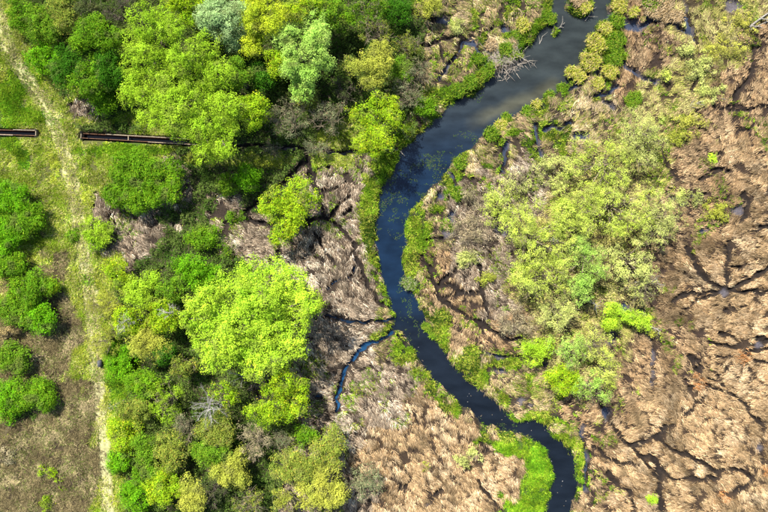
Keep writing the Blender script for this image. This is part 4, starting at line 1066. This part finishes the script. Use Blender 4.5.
branch("drowned_branch", [(586, 20, 0.05), (590, 14, 0.2), (593, 8, 0.2)], 0.08, "pale log lying on the islet's outer edge", "branch", 2, seed=24, group=GB)
branch("drowned_branch", [(384, 149, 0.25), (392, 149, 0.25), (402, 151, 0.12)], 0.14, "pale log lying at the ditch mouth by the river", "log", 2, seed=25, group=GB)
branch("fallen_trunk", [(748, 28, 0.7), (758, 20, 0.8), (768, 13, 0.9), (780, 5, 0.8)], 0.16, "upper pale fallen trunk in the top right corner", "fallen trunk", 4, seed=26)
branch("fallen_trunk", [(746, 32, 0.6), (760, 25, 0.7), (772, 20, 0.8)], 0.11, "lower pale fallen trunk in the top right corner", "fallen trunk", 3, seed=27)
branch("fallen_trunk", [(686, 107, 0.6), (697, 103, 0.8), (708, 100, 0.7), (718, 98, 0.6)], 0.08, "thin pale fallen stem under the straw thicket", "fallen trunk", 4, seed=28)
branch("fallen_trunk", [(580, 298, 1.6), (592, 304, 1.9), (602, 316, 1.6)], 0.08, "slim pale fallen stem left of the lime dots", "fallen trunk", 3, seed=29)

# ------------------------------------------------------------------ grey reed spit and floating scraps on the water (uncountable)
def scraps(name, blobs, label, cat, cols, n_per, size, z):
    PX, PY = [], []
    for (x, y, rx, ry) in blobs:
        k_ = max(6, int(n_per * rx * ry)); a = rng.uniform(0, 6.283, k_); r_ = np.sqrt(rng.random(k_))
        PX.append(x + np.cos(a) * r_ * rx); PY.append(y + np.sin(a) * r_ * ry)
    PX = np.concatenate(PX); PY = np.concatenate(PY)
    ok = sample(RS, PX, PY) < 0.5
    ok &= fbm2(PX / 5, PY / 5, 301) > 0.55
    PX, PY = PX[ok], PY[ok]; n_ = len(PX)
    p = np.stack([(PX - 384) * S, (256 - PY) * S, np.full(n_, z) + rng.uniform(0, 0.012, n_)], -1)
    nrm = rng.normal(0, 0.06, (n_, 3)); nrm[:, 2] = 1; nrm /= np.linalg.norm(nrm, axis=1, keepdims=True)
    cc = A3(cols)[rng.integers(0, len(cols), n_)] * rng.uniform(0.7, 1.2, n_)[:, None]
    me = leaf_mesh(name, p, nrm, rng.uniform(0.6, 1.3, n_) * size, rng.uniform(0.4, 0.9, n_) * size * 0.7, cc, M['blade'])
    link(name, me, kind="stuff", label=label, cat=cat)
scraps("floating_litter", [(555, 455, 10, 20), (505, 420, 30, 12), (530, 430, 22, 8), (470, 395, 10, 8), (545, 500, 8, 14), (562, 480, 10, 30), (425, 345, 10, 14), (445, 160, 14, 22), (490, 60, 14, 14), (530, 55, 14, 10)], "pale leaf scraps floating on the lower river", "floating litter", [(0.45, 0.40, 0.34), (0.55, 0.52, 0.48), (0.35, 0.28, 0.18)], 0.035, 0.11, WATER + 0.012)
scraps("water_weed", [(425, 175, 16, 22), (440, 160, 18, 10), (465, 140, 14, 10), (405, 300, 9, 22), (396, 200, 14, 40), (412, 330, 8, 14), (376, 200, 8, 40), (478, 92, 6, 10), (500, 430, 24, 6)], "olive green weed patches floating in the river bend", "water weed", [(0.05, 0.11, 0.02), (0.08, 0.14, 0.03), (0.10, 0.12, 0.04)], 2.2, 0.13, WATER + 0.008)
# reed stalks of the spit: spiky grey stems
n_ = 700
a = rng.normal(0, 1, n_); PX = 503 + rng.normal(0, 9, n_); PY = 58 + rng.normal(0, 7, n_)
bx, by = (PX - 384) * S, (256 - PY) * S
bz = np.maximum(sample(Z, PX, PY), WATER - 0.05)
th = rng.uniform(0, 6.283, n_); ln = rng.uniform(0.5, 1.3, n_); w_ = 0.03
V = np.empty((n_, 3, 3), np.float32)
V[:, 0] = np.stack([bx - np.sin(th) * w_, by + np.cos(th) * w_, bz], -1); V[:, 1] = np.stack([bx + np.sin(th) * w_, by - np.cos(th) * w_, bz], -1)
V[:, 2] = np.stack([bx + np.cos(th) * ln, by + np.sin(th) * ln, bz + rng.uniform(0.1, 0.6, n_)], -1)
cc = A3([(0.36, 0.31, 0.26), (0.5, 0.44, 0.36), (0.26, 0.22, 0.18)])[rng.integers(0, 3, n_)]
link("reed_spit", make_mesh("reed_spit", V.reshape(-1, 3), np.arange(n_ * 3).reshape(-1, 3), M['straw'], np.repeat(cc, 3, axis=0)), kind="stuff", label="grey spiky reed spit reaching into the upper river from the west", cat="reeds")

# ------------------------------------------------------------------ lined ditches
def box_bar(name, a, b, width, z0, z1, material, parent, off=0.0, bevel=0.012):
    """an upright board from a to b (world xy), shifted sideways by off"""
    ax_, ay_ = a; bx_, by_ = b
    L_ = math.hypot(bx_ - ax_, by_ - ay_); dx, dy = (bx_ - ax_) / L_, (by_ - ay_) / L_
    nx_, ny_ = -dy, dx
    import bmesh
    bm = bmesh.new(); bmesh.ops.create_cube(bm, size=1)
    for v in bm.verts:
        s, w_, z = (v.co.x + 0.5) * L_, v.co.y * width + off, z0 + (v.co.z + 0.5) * (z1 - z0)
        v.co = (ax_ + dx * s + nx_ * w_, ay_ + dy * s + ny_ * w_, z)
    bmesh.ops.bevel(bm, geom=bm.edges[:], offset=bevel, segments=1, affect='EDGES')
    me = bpy.data.meshes.new(name); bm.to_mesh(me); bm.free(); me.materials.append(material)
    return link(name, me, parent)
def lined_ditch(line, ends, struts, label):
    W_ = [P(*q) for q in line]
    root = link("lined_ditch", None, label=label, cat="ditch", group="lined ditches", loc=(0, 0, 0))
    IN = 0.27
    rr = random.Random(5)
    for side in (-1, 1):
        for a, b in zip(W_[:-1], W_[1:]):
            L_ = math.hypot(b[0] - a[0], b[1] - a[1]); k_ = max(1, int(round(L_ / 2.4)))
            for i in range(k_):
                p0 = (a[0] + (b[0] - a[0]) * i / k_, a[1] + (b[1] - a[1]) * i / k_)
                p1 = (a[0] + (b[0] - a[0]) * (i + 0.992) / k_, a[1] + (b[1] - a[1]) * (i + 0.992) / k_)
                dz = rr.uniform(-0.07, 0.04)
                box_bar("wall_panel", p0, p1, 0.07, -0.9, 0.30 + dz, M['rust'], root, side * (IN + rr.uniform(-0.012, 0.012)))
                if rr.random() < 0.55 and p0[0] < -22:
                    box_bar("coping", p0, p1, 0.10, 0.303 + dz, 0.36 + dz, M['coping'], root, side * (IN + 0.05))
    for i in ends:
        a = W_[i]; b = W_[i - 1] if i else W_[1]
        L_ = math.hypot(b[0] - a[0], b[1] - a[1]); d = ((b[0] - a[0]) / L_, (b[1] - a[1]) / L_)
        n_ = (-d[1], d[0]); c_ = (a[0] - d[0] * 0.06, a[1] - d[1] * 0.06)
        box_bar("end_panel", (c_[0] - n_[0] * 0.39, c_[1] - n_[1] * 0.39), (c_[0] + n_[0] * 0.39, c_[1] + n_[1] * 0.39), 0.09, -0.9, 0.43, M['coping'], root)
        for sd in (-1, 1):
            q = (c_[0] + n_[0] * 0.39 * sd, c_[1] + n_[1] * 0.39 * sd)
            T = Tubes(); T.add([(q[0], q[1], -0.5), (q[0], q[1], 0.55), (q[0], q[1], 0.6)], [0.10, 0.09, 0.03], 8)
            link("post", T.mesh("post", M['bark']), root)
    for (x, y) in struts:
        q = P(x, y)
        box_bar("strut", (q[0], q[1] - IN), (q[0], q[1] + IN), 0.10, 0.16, 0.26, M['coping'], root)
lined_ditch(DITCH_W, [2], [], "rusty lined ditch with dark water, ending left of the track")
lined_ditch(DITCH_E, [0], [(129, 138.5)], "long rusty lined ditch running from the track under the willow")

# ------------------------------------------------------------------ dark grey block beside the track
import bmesh
bm = bmesh.new(); bmesh.ops.create_cube(bm, size=1)
for v in bm.verts:
    v.co.x *= 0.46 * (0.86 if v.co.z > 0 else 1); v.co.y *= 0.84 * (0.88 if v.co.z > 0 else 1); v.co.z *= 0.75
bmesh.ops.bevel(bm, geom=bm.edges[:], offset=0.05, segments=2, affect='EDGES')
for v in bm.verts:
    v.co += Vector((random.uniform(-1, 1), random.uniform(-1, 1), random.uniform(-1, 1))) * 0.012
me = bpy.data.meshes.new("stone_block"); bm.to_mesh(me); bm.free(); me.materials.append(M['block'])
for f in me.polygons: f.use_smooth = True
x, y = P(101.5, 363); zb = float(sample(Z, np.array([101.5]), np.array([363.0]))[0])
link("stone_block", me, label="small dark grey block standing in green grass beside the track", cat="block", loc=(x, y, zb + 0.33)).rotation_euler = (0, 0, 0.08)
